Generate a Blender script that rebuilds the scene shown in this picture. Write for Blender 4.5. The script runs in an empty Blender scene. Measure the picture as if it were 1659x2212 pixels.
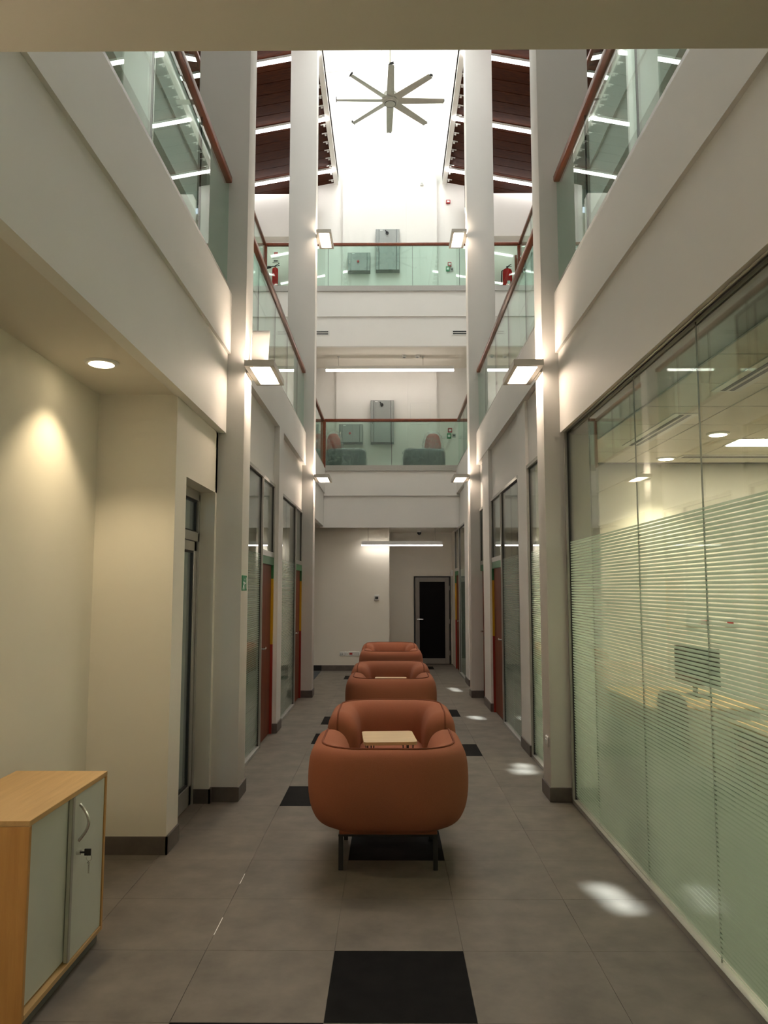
import bpy, bmesh, math, random
from mathutils import Vector, Matrix
random.seed(7)
sc = bpy.context.scene
COL = sc.collection

# ------------------------------------------------------------------ camera, world, sun, daylight, exposure
IMG_W, IMG_H, F = 1659.0, 2212.0, 1660.0
HEIGHT = 1.68
PITCH = math.atan((1272 - 1106) / F)
YAW = math.atan((841 - 829.5) / (F / math.cos(PITCH)))
cd = bpy.data.cameras.new('camera')
cam = bpy.data.objects.new('camera', cd); COL.objects.link(cam)
cd.sensor_fit = 'VERTICAL'; cd.sensor_height = 36.0; cd.lens = 36.0 * F / IMG_H
cd.clip_start = 0.02
cam.location = (0, 0, HEIGHT)
cam.rotation_euler = (math.pi / 2 + PITCH, 0, YAW)
sc.camera = cam

w = bpy.data.worlds.new('sky'); sc.world = w; w.use_nodes = True
bg = w.node_tree.nodes['Background']
bg.inputs[0].default_value = (0.75, 0.87, 1.0, 1); bg.inputs[1].default_value = 1.0

SUN_DIR = Vector((0.08, -0.10, -1.0)).normalized()
sl = bpy.data.lights.new('sun', 'SUN'); sun = bpy.data.objects.new('sun', sl); COL.objects.link(sun)
sl.energy = 11.0; sl.angle = math.radians(0.6); sl.color = (0.80, 0.94, 1.0)
sun.location = (0, 5, 30); sun.rotation_euler = SUN_DIR.to_track_quat('-Z', 'Y').to_euler()

# daylight falling through the long skylight over the void
SKY_Z = 15.8
al = bpy.data.lights.new('skylight_daylight', 'AREA'); ao = bpy.data.objects.new('skylight_daylight', al); COL.objects.link(ao)
al.shape = 'RECTANGLE'; al.size = 2.3; al.size_y = 8.0; al.energy = 235; al.color = (0.94, 1.0, 0.975)
ao.location = (0.035, 13.0, SKY_Z - 0.12)

sc.view_settings.view_transform = 'Standard'; sc.view_settings.look = 'None'
sc.view_settings.exposure = 0.92; sc.view_settings.gamma = 1.0
sc.view_settings.use_curve_mapping = False
sc.cycles.use_denoising = True; sc.cycles.use_light_tree = False
sc.cycles.max_bounces = 7; sc.cycles.diffuse_bounces = 4; sc.cycles.glossy_bounces = 3
sc.cycles.use_adaptive_sampling = True; sc.cycles.adaptive_threshold = 0.13
sc.cycles.transparent_max_bounces = 24; sc.cycles.transmission_bounces = 6
sc.cycles.sample_clamp_indirect = 6.0
sc.cycles.caustics_reflective = False; sc.cycles.caustics_refractive = False

# ------------------------------------------------------------------ materials
def new_mat(name):
    m = bpy.data.materials.new(name); m.use_nodes = True
    nt = m.node_tree; nt.nodes.clear()
    out = nt.nodes.new('ShaderNodeOutputMaterial')
    return m, nt, out
def node(nt, t, **k):
    n = nt.nodes.new(t)
    for a, v in k.items(): setattr(n, a, v)
    return n
def math_(nt, op, a, b=None, clamp=False):
    n = node(nt, 'ShaderNodeMath', operation=op); n.use_clamp = clamp
    for i, v in enumerate((a, b)):
        if v is None: continue
        if isinstance(v, (int, float)): n.inputs[i].default_value = v
        else: nt.links.new(v, n.inputs[i])
    return n.outputs[0]
def ramp(nt, fac, c0, c1, p0=0.0, p1=1.0):
    r = node(nt, 'ShaderNodeValToRGB'); e = r.color_ramp.elements
    e[0].position = p0; e[0].color = (*c0, 1); e[1].position = p1; e[1].color = (*c1, 1)
    nt.links.new(fac, r.inputs[0]); return r.outputs[0]
def noise(nt, vec, scale, detail=3, rough=0.5, stretch=None):
    n = node(nt, 'ShaderNodeTexNoise'); n.inputs['Scale'].default_value = scale
    n.inputs['Detail'].default_value = detail; n.inputs['Roughness'].default_value = rough
    if stretch:
        mp = node(nt, 'ShaderNodeMapping'); mp.inputs['Scale'].default_value = stretch
        nt.links.new(vec, mp.inputs[0]); vec = mp.outputs[0]
    nt.links.new(vec, n.inputs['Vector']); return n.outputs['Fac']
def coord(nt, world=False):
    if world: return node(nt, 'ShaderNodeNewGeometry').outputs['Position']
    return node(nt, 'ShaderNodeTexCoord').outputs['Object']
def solid(name, c, rough=0.5, metal=0.0, var=0.04, scale=6.0, bump=0.0, bscale=200.0, stretch=None, world=False, spec=0.5, c2=None):
    m, nt, out = new_mat(name)
    b = node(nt, 'ShaderNodeBsdfPrincipled'); nt.links.new(b.outputs[0], out.inputs[0])
    v = coord(nt, world)
    f = noise(nt, v, scale, 4, 0.6, stretch)
    lo = tuple(x * (1 - var) for x in c); hi = c2 if c2 else tuple(min(1, x * (1 + var)) for x in c)
    nt.links.new(ramp(nt, f, lo, hi, 0.3, 0.7), b.inputs['Base Color'])
    b.inputs['Roughness'].default_value = rough; b.inputs['Metallic'].default_value = metal
    b.inputs['Specular IOR Level'].default_value = spec
    if bump:
        bn = node(nt, 'ShaderNodeBump'); bn.inputs['Strength'].default_value = bump; bn.inputs['Distance'].default_value = 0.002
        nt.links.new(noise(nt, v, bscale, 2), bn.inputs['Height']); nt.links.new(bn.outputs[0], b.inputs['Normal'])
    return m
def emit(name, c, s):
    m, nt, out = new_mat(name)
    e = node(nt, 'ShaderNodeEmission'); e.inputs[0].default_value = (*c, 1); e.inputs[1].default_value = s
    nt.links.new(e.outputs[0], out.inputs[0]); return m
def glass(name, tint, film=None, refl=1.0, rough=0.0, crease_glints=0.0):
    """thin clear pane: tinted transmission and Fresnel reflection; film=(z0,z1,pitch,share) prints frosted lines on it"""
    m, nt, out = new_mat(name)
    lw = node(nt, 'ShaderNodeLayerWeight'); lw.inputs[0].default_value = 0.5
    p5 = math_(nt, 'POWER', lw.outputs['Facing'], 5.0)
    fr = math_(nt, 'ADD', math_(nt, 'MULTIPLY', p5, 0.96), 0.045 * refl, True)
    tr = node(nt, 'ShaderNodeBsdfTransparent'); tr.inputs[0].default_value = (*tint, 1)
    gl = node(nt, 'ShaderNodeBsdfGlossy'); gl.inputs['Roughness'].default_value = rough
    gl.inputs[0].default_value = (0.98, 1.0, 0.99, 1)
    base = tr.outputs[0]
    if film:
        z0, z1, pitch, share = film
        sx = node(nt, 'ShaderNodeSeparateXYZ'); nt.links.new(coord(nt, True), sx.inputs[0]); z = sx.outputs[2]
        fz = math_(nt, 'FRACT', math_(nt, 'DIVIDE', z, pitch))
        k = math_(nt, 'MULTIPLY', math_(nt, 'LESS_THAN', fz, share), math_(nt, 'MULTIPLY', math_(nt, 'GREATER_THAN', z, z0), math_(nt, 'LESS_THAN', z, z1)))
        df = node(nt, 'ShaderNodeBsdfDiffuse'); df.inputs[0].default_value = (0.66, 0.84, 0.70, 1)
        tl = node(nt, 'ShaderNodeBsdfTranslucent'); tl.inputs[0].default_value = (0.72, 0.88, 0.74, 1)
        mx = node(nt, 'ShaderNodeMixShader'); mx.inputs[0].default_value = 0.55
        nt.links.new(df.outputs[0], mx.inputs[1]); nt.links.new(tl.outputs[0], mx.inputs[2])
        m2 = node(nt, 'ShaderNodeMixShader'); nt.links.new(math_(nt, 'MULTIPLY', k, 0.72), m2.inputs[0])
        nt.links.new(base, m2.inputs[1]); nt.links.new(mx.outputs[0], m2.inputs[2]); base = m2.outputs[0]
    if crease_glints:
        cr = math_(nt, 'ABSOLUTE', math_(nt, 'SUBTRACT', noise(nt, coord(nt, True), 7.0, 3, 0.6), 0.5))  # pale lines and a faint haze paint the highlights of wrinkled film
        line = math_(nt, 'SUBTRACT', 1.0, math_(nt, 'MULTIPLY', cr, 22.0), True)
        df = node(nt, 'ShaderNodeBsdfDiffuse'); df.inputs[0].default_value = (0.8, 0.82, 0.82, 1)
        m3 = node(nt, 'ShaderNodeMixShader'); nt.links.new(math_(nt, 'ADD', math_(nt, 'MULTIPLY', line, crease_glints), 0.05), m3.inputs[0])
        nt.links.new(base, m3.inputs[1]); nt.links.new(df.outputs[0], m3.inputs[2]); base = m3.outputs[0]
    mix = node(nt, 'ShaderNodeMixShader'); nt.links.new(fr, mix.inputs[0])
    nt.links.new(base, mix.inputs[1]); nt.links.new(gl.outputs[0], mix.inputs[2])
    nt.links.new(mix.outputs[0], out.inputs[0]); return m
def wood(name, c0, c1, rough=0.4, stretch=(30, 30, 2), scale=1.0, spec=0.5):
    m, nt, out = new_mat(name)
    b = node(nt, 'ShaderNodeBsdfPrincipled'); nt.links.new(b.outputs[0], out.inputs[0])
    f = noise(nt, coord(nt, True), scale, 6, 0.65, stretch)
    nt.links.new(ramp(nt, f, c0, c1, 0.3, 0.7), b.inputs['Base Color'])
    b.inputs['Roughness'].default_value = rough; b.inputs['Specular IOR Level'].default_value = spec
    return m

M = {}
M['white'] = solid('white_wall_paint', (0.86, 0.84, 0.805), 0.6, var=0.015, scale=1.2, bump=0.08, bscale=120, world=True, spec=0.3)
M['cream'] = solid('cream_wall_paint', (0.83, 0.79, 0.70), 0.6, var=0.015, scale=1.2, bump=0.08, bscale=120, world=True, spec=0.3)
M['ceil'] = solid('ceiling_paint', (0.79, 0.74, 0.655), 0.7, var=0.015, scale=1.0, world=True, spec=0.2)
M['floor'] = solid('grey_porcelain', (0.140, 0.119, 0.096), 0.5, var=0.24, scale=4.5, bump=0.05, bscale=60, world=True, spec=0.3)
M['tile_dark'] = solid('black_porcelain', (0.006, 0.0055, 0.0055), 0.6, var=0.4, scale=9.0, world=True, spec=0.04)
M['grout'] = solid('grout', (0.16, 0.138, 0.115), 0.8, world=True)
M['base'] = solid('skirting_tile', (0.12, 0.10, 0.088), 0.45, var=0.2, scale=8, world=True)
M['carpet'] = solid('dark_carpet', (0.05, 0.06, 0.065), 0.9, var=0.3, scale=90, world=True)
M['carpet2'] = solid('office_carpet', (0.025, 0.032, 0.028), 0.9, var=0.3, scale=90, world=True)
M['alu'] = solid('brushed_aluminium', (0.46, 0.45, 0.42), 0.35, 0.55, 0.05, 40)
M['alu_dark'] = solid('dark_gasket', (0.02, 0.02, 0.02), 0.5)
M['steel'] = solid('satin_steel', (0.62, 0.60, 0.57), 0.25, 0.9, 0.05, 30)
M['fan'] = solid('fan_aluminium', (0.42, 0.42, 0.38), 0.35, 0.6, 0.06, 10)
M['fan_dark'] = solid('fan_tip', (0.03, 0.03, 0.03), 0.4)
M['rail'] = wood('mahogany_handrail', (0.13, 0.03, 0.012), (0.24, 0.06, 0.022), 0.3, (30, 2, 30))
M['roof'] = wood('dark_roof_board', (0.022, 0.0055, 0.0022), (0.065, 0.016, 0.005), 0.6, (2, 26, 26), spec=0.06)
M['roof_dark'] = solid('roof_gap_shade', (0.006, 0.004, 0.003), 0.8)
M['roof_deck_lit'] = solid('roof_deck_lit', (0.16, 0.06, 0.022), 0.7)  # paler colour imitates lit board edges through the plank joints
M['door'] = wood('mahogany_door', (0.11, 0.026, 0.011), (0.21, 0.052, 0.02), 0.5, (20, 20, 1.2), spec=0.2)
M['green'] = solid('green_paint', (0.02, 0.15, 0.045), 0.4)
M['yellow'] = solid('yellow_paint', (0.60, 0.33, 0.01), 0.4)
M['red'] = solid('red_paint', (0.28, 0.02, 0.012), 0.4)
M['fabric'] = solid('terracotta_fabric', (0.34, 0.12, 0.064), 0.85, var=0.16, scale=420, bump=0.5, bscale=700, spec=0.2)
M['piping'] = solid('terracotta_piping', (0.20, 0.06, 0.028), 0.8, spec=0.2)
M['black'] = solid('black_metal', (0.012, 0.012, 0.013), 0.45)
M['blackp'] = solid('black_plastic', (0.015, 0.015, 0.016), 0.35)
M['oak'] = wood('oak_laminate', (0.50, 0.30, 0.12), (0.64, 0.41, 0.18), 0.38, (30, 2.2, 30))
M['oakv'] = wood('oak_laminate_upright', (0.50, 0.25, 0.075), (0.62, 0.34, 0.11), 0.4, (30, 30, 2.2))
M['ply'] = wood('pale_oak', (0.55, 0.38, 0.19), (0.66, 0.48, 0.26), 0.4, (2.5, 30, 30))
M['plywedge'] = solid('pale_oak_edge', (0.55, 0.37, 0.18), 0.5)
M['cabwhite'] = solid('cabinet_white', (0.62, 0.63, 0.56), 0.45, var=0.02)
M['plinth'] = solid('grey_plinth', (0.14, 0.14, 0.13), 0.5)
M['lampgrey'] = solid('lamp_housing', (0.62, 0.59, 0.53), 0.45, 0.1, 0.02)
M['plastic'] = solid('white_plastic', (0.78, 0.77, 0.74), 0.4, var=0.02)
M['panelgrey'] = solid('enclosure_grey', (0.36, 0.38, 0.37), 0.45, var=0.03)
M['panelgrey2'] = solid('enclosure_edge', (0.15, 0.165, 0.16), 0.45, var=0.03)
M['ext_red'] = solid('extinguisher_red', (0.50, 0.012, 0.012), 0.25)
M['sig_red'] = solid('signal_red', (0.42, 0.03, 0.03), 0.4)
M['sig_green'] = solid('signal_green', (0.0, 0.24, 0.085), 0.4)
M['sig_white'] = solid('signal_white', (0.85, 0.87, 0.85), 0.4, var=0.01)
M['slot'] = solid('vent_slot', (0.025, 0.028, 0.03), 0.6)
M['dark_glass'] = solid('dark_door_glass', (0.006, 0.005, 0.006), 0.2, spec=0.12)
M['door_grey'] = solid('grey_door_frame', (0.26, 0.24, 0.22), 0.4, 0.3)
M['seatgrey'] = solid('charcoal_fabric', (0.018, 0.021, 0.022), 0.8, var=0.15, scale=60)
M['backred'] = solid('salmon_fabric', (0.46, 0.065, 0.04), 0.8, var=0.1, scale=60)
M['mesh'] = solid('office_black', (0.015, 0.015, 0.017), 0.7)
M['deskwhite'] = solid('desk_white', (0.66, 0.66, 0.60), 0.45, var=0.02)
M['frost'] = solid('skylight_frost', (0.82, 0.84, 0.83), 0.6, var=0.01)
M['gl_rail'] = glass('balustrade_glass', (0.80, 0.925, 0.875), refl=1.3)
M['gl_win'] = glass('clear_glass', (0.90, 0.955, 0.915), refl=1.15)
M['gl_film'] = glass('striped_film_glass', (0.915, 0.96, 0.92), film=(0.05, 2.06, 0.0205, 0.66), refl=1.15)
M['gl_door'] = glass('door_glass', (0.72, 0.80, 0.74), refl=1.3)
M['film_wrap'] = glass('plastic_film', (0.95, 0.97, 0.97), refl=1.2, rough=0.2, crease_glints=0.22)
M['E_lamp'] = emit('warm_diffuser', (1.0, 0.80, 0.62), 32.0)
M['E_lamp_up'] = emit('warm_uplight', (1.0, 0.80, 0.62), 34.0)
M['E_tube'] = emit('white_tube', (1.0, 0.92, 0.84), 8.0)
M['E_roof'] = emit('roof_tube', (1.0, 0.95, 0.92), 8.5)
M['E_down'] = emit('downlight_disc', (1.0, 0.82, 0.52), 9.0)
M['E_office'] = emit('office_disc', (1.0, 0.86, 0.62), 20.0)
M['E_panel'] = emit('office_panel', (1.0, 0.88, 0.70), 20.0)
for q in ('E_down', 'E_office'): M[q].cycles.emission_sampling = 'NONE'

# ------------------------------------------------------------------ builders
def wloc(o):
    v = Vector((0, 0, 0))
    while o is not None: v += o.location; o = o.parent
    return v
def tag(o, label=None, cat=None, group=None, kind=None):
    if label: o['label'] = label
    if cat: o['category'] = cat
    if group: o['group'] = group
    if kind: o['kind'] = kind
    return o
def thing(name, label, cat, loc, group=None, kind=None):
    o = bpy.data.objects.new(name, None); COL.objects.link(o); o.location = loc
    o.empty_display_size = 0.1
    return tag(o, label, cat, group, kind)

class MB:
    def __init__(s): s.v = []; s.f = []
    def box(s, x0, x1, y0, y1, z0, z1):
        x0, x1 = sorted((x0, x1)); y0, y1 = sorted((y0, y1)); z0, z1 = sorted((z0, z1))
        n = len(s.v)
        s.v += [(x0,y0,z0),(x1,y0,z0),(x1,y1,z0),(x0,y1,z0),(x0,y0,z1),(x1,y0,z1),(x1,y1,z1),(x0,y1,z1)]
        s.f += [(n,n+3,n+2,n+1),(n+4,n+5,n+6,n+7),(n,n+1,n+5,n+4),(n+1,n+2,n+6,n+5),(n+2,n+3,n+7,n+6),(n+3,n,n+4,n+7)]
        return s
    def cyl(s, p0, p1, r, r1=None, n=14):
        p0, p1 = Vector(p0), Vector(p1); r1 = r if r1 is None else r1
        d = (p1 - p0).normalized(); a = d.orthogonal().normalized(); b = d.cross(a)
        k = len(s.v)
        for p, q in ((p0, r), (p1, r1)):
            for i in range(n):
                t = 2 * math.pi * i / n; s.v.append(tuple(p + (a * math.cos(t) + b * math.sin(t)) * q))
        for i in range(n):
            j = (i + 1) % n; s.f.append((k + i, k + j, k + n + j, k + n + i))
        s.f.append(tuple(k + n - 1 - i for i in range(n))); s.f.append(tuple(k + n + i for i in range(n)))
        return s
    def tube(s, pts, r, n=8):
        pts = [Vector(p) for p in pts]; k = len(s.v); up = None
        for i, p in enumerate(pts):
            d = (pts[min(i + 1, len(pts) - 1)] - pts[max(i - 1, 0)]).normalized()
            if up is None: up = d.orthogonal().normalized()
            up = (up - d * up.dot(d)).normalized(); b = d.cross(up)
            for q in range(n):
                t = 2 * math.pi * q / n; s.v.append(tuple(p + (up * math.cos(t) + b * math.sin(t)) * r))
        for i in range(len(pts) - 1):
            for q in range(n):
                a0 = k + i * n + q; a1 = k + i * n + (q + 1) % n
                s.f.append((a0, a1, a1 + n, a0 + n))
        e = k + (len(pts) - 1) * n
        s.f.append(tuple(k + n - 1 - q for q in range(n))); s.f.append(tuple(e + q for q in range(n)))
        return s
    def lathe(s, prof, c=(0, 0, 0), n=20):
        k = len(s.v); m = len(prof)
        for r, z in prof:
            for i in range(n):
                t = 2 * math.pi * i / n; s.v.append((c[0] + r * math.cos(t), c[1] + r * math.sin(t), c[2] + z))
        for j in range(m - 1):
            for i in range(n):
                q = (i + 1) % n; s.f.append((k + j*n + i, k + j*n + q, k + (j+1)*n + q, k + (j+1)*n + i))
        s.f.append(tuple(k + n - 1 - i for i in range(n))); s.f.append(tuple(k + (m-1)*n + i for i in range(n)))
        return s
    def prism(s, pts, vec):
        k = len(s.v); n = len(pts); vec = Vector(vec)
        s.v += [tuple(p) for p in pts] + [tuple(Vector(p) + vec) for p in pts]
        s.f.append(tuple(range(k, k + n))[::-1]); s.f.append(tuple(range(k + n, k + 2 * n)))
        for i in range(n):
            j = (i + 1) % n; s.f.append((k + i, k + j, k + n + j, k + n + i))
        return s
    def mesh(s, name, off=Vector((0, 0, 0)), bevel=0.0, seg=2, smooth=False):
        me = bpy.data.meshes.new(name)
        me.from_pydata([tuple(Vector(v) - off) for v in s.v], [], s.f)
        bm = bmesh.new(); bm.from_mesh(me)
        bmesh.ops.recalc_face_normals(bm, faces=bm.faces)
        if bevel:
            bmesh.ops.bevel(bm, geom=list(bm.edges), offset=bevel, segments=seg, affect='EDGES', profile=0.5, clamp_overlap=True)
        bm.to_mesh(me); bm.free()
        if smooth:
            for p in me.polygons: p.use_smooth = True
            if smooth != 'all':
                try: me.set_sharp_from_angle(angle=math.radians(40))
                except Exception: pass
        return me
    def build(s, name, mat, parent=None, bevel=0.0, seg=2, smooth=False):
        if parent is not None: off = wloc(parent)
        else:
            xs, ys, zs = zip(*s.v); off = Vector(((min(xs)+max(xs))/2, (min(ys)+max(ys))/2, min(zs)))
        me = s.mesh(name, off, bevel, seg, smooth); me.materials.append(M[mat] if isinstance(mat, str) else mat)
        o = bpy.data.objects.new(name, me); COL.objects.link(o)
        if parent is None: o.location = off
        else: o.parent = parent
        return o
def box(name, mat, parent, b, bevel=0.0, seg=2):
    return MB().box(*b).build(name, mat, parent, bevel, seg, smooth=bool(bevel))
def struct(name, mat, b, label, bevel=0.0):
    return tag(box(name, mat, None, b, bevel), label, None, None, 'structure')
def struct_m(name, mat, mb, label):
    return tag(mb.build(name, mat), label, None, None, 'structure')
def copy_tree(o, parent=None):
    c = o.copy(); COL.objects.link(c); c.parent = parent
    for ch in list(o.children): copy_tree(ch, c)
    return c

# ------------------------------------------------------------------ key dimensions
CL, CR = -1.21, 1.285            # inner faces of the columns
CW = 0.445
NY0, NY1 = 6.30, 6.60            # near pair of columns
FY0, FY1 = 12.15, 12.45          # far pair
SOF = 2.97                       # underside of first-floor slab
FAS_L, FAS_R = -1.335, 1.395     # faces of the upper fascia bands
F1, F1G, F1T = SOF, 3.65, 4.17   # fascia bottom / groove / top
R1 = 5.2                         # first-floor handrail
F2, F2G, F2T, R2 = 6.79, 7.43, 8.03, 9.03
BR = 15.8                        # face of the end bridges
BW = 17.5                        # end wall
V2L, V2R = -2.61, 2.74           # wide void edge on the second floor
WELL_L, WELL_R = -1.215, 1.275
OUT_L, OUT_R = -4.5, 4.6

# ------------------------------------------------------------------ floor
fl = struct('floor', 'grout', (-4.6, 5.4, -2.6, 19.0, -0.25, -0.003), 'grey porcelain tiled corridor floor with scattered black tiles')
TX, TY, TS = -2.057, 3.17, 0.6
tm = MB().box(0.0008, TS - 0.0008, 0.0008, TS - 0.0008, -0.012, 0).mesh('tile', Vector((TS/2, TS/2, 0)), bevel=0.0005, seg=1)
td = tm.copy(); tm.materials.append(M['floor']); td.materials.append(M['tile_dark'])
DARK = {(3, 0), (3, 3), (2, 5), (4, 8), (2, 9), (2, 11), (4, 12), (2, 19), (4, 22), (2, -1), (3, 15)}
for r in range(-3, 24):
    for c in range(6):
        if c == 0 and r > 5: continue
        o = bpy.data.objects.new('tile', td if (c, r) in DARK else tm); COL.objects.link(o); o.parent = fl
        o.location = Vector((TX + TS * (c + .5), TY + TS * (r + .5), 0)) - fl.location
for ya, yb in ((3.93, 4.13), (4.58, 4.74)): box('grout_streak', 'plastic', fl, (TX + 2 * TS - .002, TX + 2 * TS + .002, ya, yb, -.002, .0004))
box('dark_carpet', 'carpet', fl, (-4.4, -1.40, 12.46, 16.0, -0.003, 0.001))
box('office_carpet', 'carpet2', fl, (1.46, 5.3, -2.5, 17.5, -0.003, 0.002))
box('room_carpet', 'carpet2', fl, (-4.4, -1.45, 6.6, 12.3, -0.003, 0.002))

# ------------------------------------------------------------------ columns
def column(x0, x1, y0, y1, label):
    o = struct('column', 'white', (x0, x1, y0, y1, 0, 11.2), label, 0.006)
    MB().box(x0 - .013, x1 + .013, y0 - .013, y1 + .013, 0, 0.11).build('baseboard', 'base', o, 0.003, 1)
    return o
column(CL - CW, CL, NY0, NY1, 'white square column beside the recessed glass door on the left')
column(CR, CR + CW, NY0, NY1, 'white square column at the end of the long striped glass wall')
column(CL - CW, CL, FY0, FY1, 'white far column on the left, past the two wooden doors')
column(CR, CR + CW, FY0, FY1, 'white far column on the right, past the brown doors')

# ------------------------------------------------------------------ first-floor slabs and fascias
struct('ceiling_front', 'ceil', (-1.95, 1.9, -2.6, 1.75, 2.985, 4.1), 'beige soffit of the bridge overhead across the top of the view')
def slab(name, x0, x1, label, floor_mat='white'):
    return struct(name, 'ceil', (x0, x1, 1.75, BR + .2, 2.985, 4.1), label)
slab('ceiling_left', OUT_L, FAS_L - .09, 'beige soffit and gallery slab on the left with round downlight')
slab('ceiling_right', FAS_R + .09, OUT_R, 'gallery slab above the glass offices on the right')
struct('ceiling_end', 'ceil', (OUT_L, OUT_R, BR + .05, BW + .2, 2.955, 4.1), 'soffit under the far first-floor bridge')
def fascia_y(name, xf, s, y0, y1, low, label):
    mb = MB().box(xf, xf - s * .10, y0, y1, F1G, F1T)
    if low: mb.box(xf - s * .025, xf - s * .10, y0, y1, F1, F1G)
    return struct_m(name, 'white', mb, label)
fascia_y('trim_1', FAS_L, 1, 1.75, NY0, True, 'white stepped fascia below the nearest glass balustrade on the left')
fascia_y('trim_2', FAS_R, -1, 1.75, NY0, True, 'white stepped fascia above the long striped glass wall')
fascia_y('trim_3', FAS_L, 1, NY1, FY0, False, 'white fascia band between the two left columns')
fascia_y('trim_4', FAS_R, -1, NY1, FY0, False, 'white fascia band between the two right columns')
fascia_y('trim_5', FAS_L, 1, FY1, BR, True, 'white fascia beyond the far left column')
fascia_y('trim_6', FAS_R, -1, FY1, BR, False, 'white fascia beyond the far right column')
mb = MB().box(FAS_L - .1, FAS_R + .1, BR, BR + .1, 3.60, F1T).box(FAS_L - .1, FAS_R + .1, BR + .025, BR + .1, 2.94, 3.60)
struct_m('trim_7', 'white', mb, 'white stepped fascia of the far first-floor bridge')
# second floor
mb = MB().box(V2L - .1, V2R + .1, BR, BR + .1, F2G, F2T).box(V2L - .1, V2R + .1, BR + .025, BR + .1, F2, F2G)
struct_m('trim_8', 'white', mb, 'white stepped fascia of the far second-floor bridge')
struct('ceiling_end_upper', 'ceil', (OUT_L, OUT_R, BR + .05, 18.8, F2 + .01, 7.97), 'ceiling over the far first-floor landing')
for nm, a, b_, s, lab in (('trim_9', V2L, OUT_L, 1, 'left'), ('trim_10', V2R, OUT_R, -1, 'right')):
    mb = MB().box(a, a - s * .1, 1.0, BR, F2G, F2T).box(a - s * .025, a - s * .1, 1.0, BR, F2, F2G)
    struct_m(nm, 'white', mb, 'white second-floor fascia set back behind the %s columns' % lab)
    struct('ceiling_gallery_' + lab, 'ceil', (a - s * .05, b_, 1.0, BR + .1, F2 + .01, 7.97), 'soffit above the %s first-floor gallery' % lab)

# ------------------------------------------------------------------ ground-floor walls
LW = -1.955
struct('wall_left', 'cream', (LW - .15, LW, -2.6, 5.07, 0, 3.0), 'cream wall washed by the round downlight on the left')
RW = -1.425
mb = MB().box(LW - .15, RW, 5.07, 5.34, 0, 2.985).box(-1.62, RW, 5.34, NY0 + .05, 2.465, 2.985).box(-1.62, -1.60, 5.34, NY0, 2.44, 2.5)
mb.box(-1.75, RW, 6.235, NY0 + .05, 0, 2.985)
struct_m('wall_return', 'cream', mb, 'cream wall end behind the low cabinet with a deep door recess')
mb = MB().box(LW, RW + .013, 5.057, 5.07, 0, .11).box(RW, RW + .013, 5.057, 5.335, 0, .11).box(-1.55, RW + .013, 6.222, 6.24, 0, .11).box(RW, RW + .013, 6.222, NY0, 0, .11)
struct_m('baseboard_return', 'base', mb, 'dark grey tile skirting around the cream wall end')
struct('baseboard_left', 'base', (LW, LW + .013, -2.5, 5.057, 0, .11), 'dark grey tile skirting along the cream left wall')
struct('wall_back', 'cream', (-2.1, 5.3, -2.75, -2.6, 0, 3.0), 'cream wall behind the viewer')
# infill walls above the glass partitions, and piers between them
def infill(name, s, x, y0, y1, label, z0=2.93):
    return struct(name, 'white', (x, x - s * .08, y0, y1, z0, F1G), label)
infill('wall_infill_1', 1, -1.395, NY1, 9.2, 'white panel above the first glass partition on the left')
infill('wall_infill_2', 1, -1.395, 9.56, FY0, 'white panel above the second glass partition on the left')
infill('wall_infill_3', -1, 1.455, NY1, 7.95, 'white panel above the narrow glass strip on the right')
infill('wall_infill_4', -1, 1.455, 8.46, 10.8, 'white panel above the glass partition with the brown door on the right')
infill('wall_infill_5', -1, 1.455, 11.5, FY0, 'white panel above the narrow brown door by the far right column')
infill('wall_infill_6', -1, 1.455, 14.15, 16.6, 'white panel above the farthest glass partition')
def pier(name, s, x, y0, y1, label, d=.2):
    o = struct(name, 'white', (x, x - s * d, y0, y1, 0, F1G), label)
    MB().box(x + s * .013, x - s * (d - .01), y0 - .013, y1 + .013, 0, .11).build('baseboard', 'base', o, .003, 1)
    return o
pier('wall_pier_1', 1, -1.33, 9.2, 9.56, 'narrow white pier between the two left office doors')
pier('wall_pier_2', -1, 1.425, 7.95, 8.46, 'narrow white pier beside the narrow glass strip on the right')
pier('wall_pier_3', -1, 1.405, 10.80, 11.5, 'white pier between the two brown doors on the right')
pier('wall_pier_4', -1, 1.385, 13.55, 14.15, 'white pier beyond the far right column')
struct('wall_far_right', 'white', (1.42, 1.6, FY1, 13.55, 0, F1G), 'white wall strip just beyond the far right column')
struct('wall_far_right_end', 'cream', (1.42, 1.6, 16.55, BW, 0, F1G), 'cream wall strip beside the dark end door')
# end wall, ground floor
o = struct('wall_end', 'cream', (-4.4, 0.0, 16.1, 16.25, 0, 2.96), 'cream end wall of the ground-floor corridor')
MB().box(-1.40, 0.0, 16.087, 16.1, 0, .11).build('baseboard', 'base', o)
struct('wall_end_side', 'cream', (-.15, 0.0, 16.25, BW, 0, 2.96), 'side of the end recess behind the cream end wall')
struct('wall_end_recess', 'cream', (-.15, 1.6, BW, BW + .15, 0, 2.96), 'shaded beige wall of the end recess around the dark door')
struct('baseboard_passage', 'black', (-4.4, -1.40, 16.085, 16.1, 0, .11), 'black skirting of the dark side passage')
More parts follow.
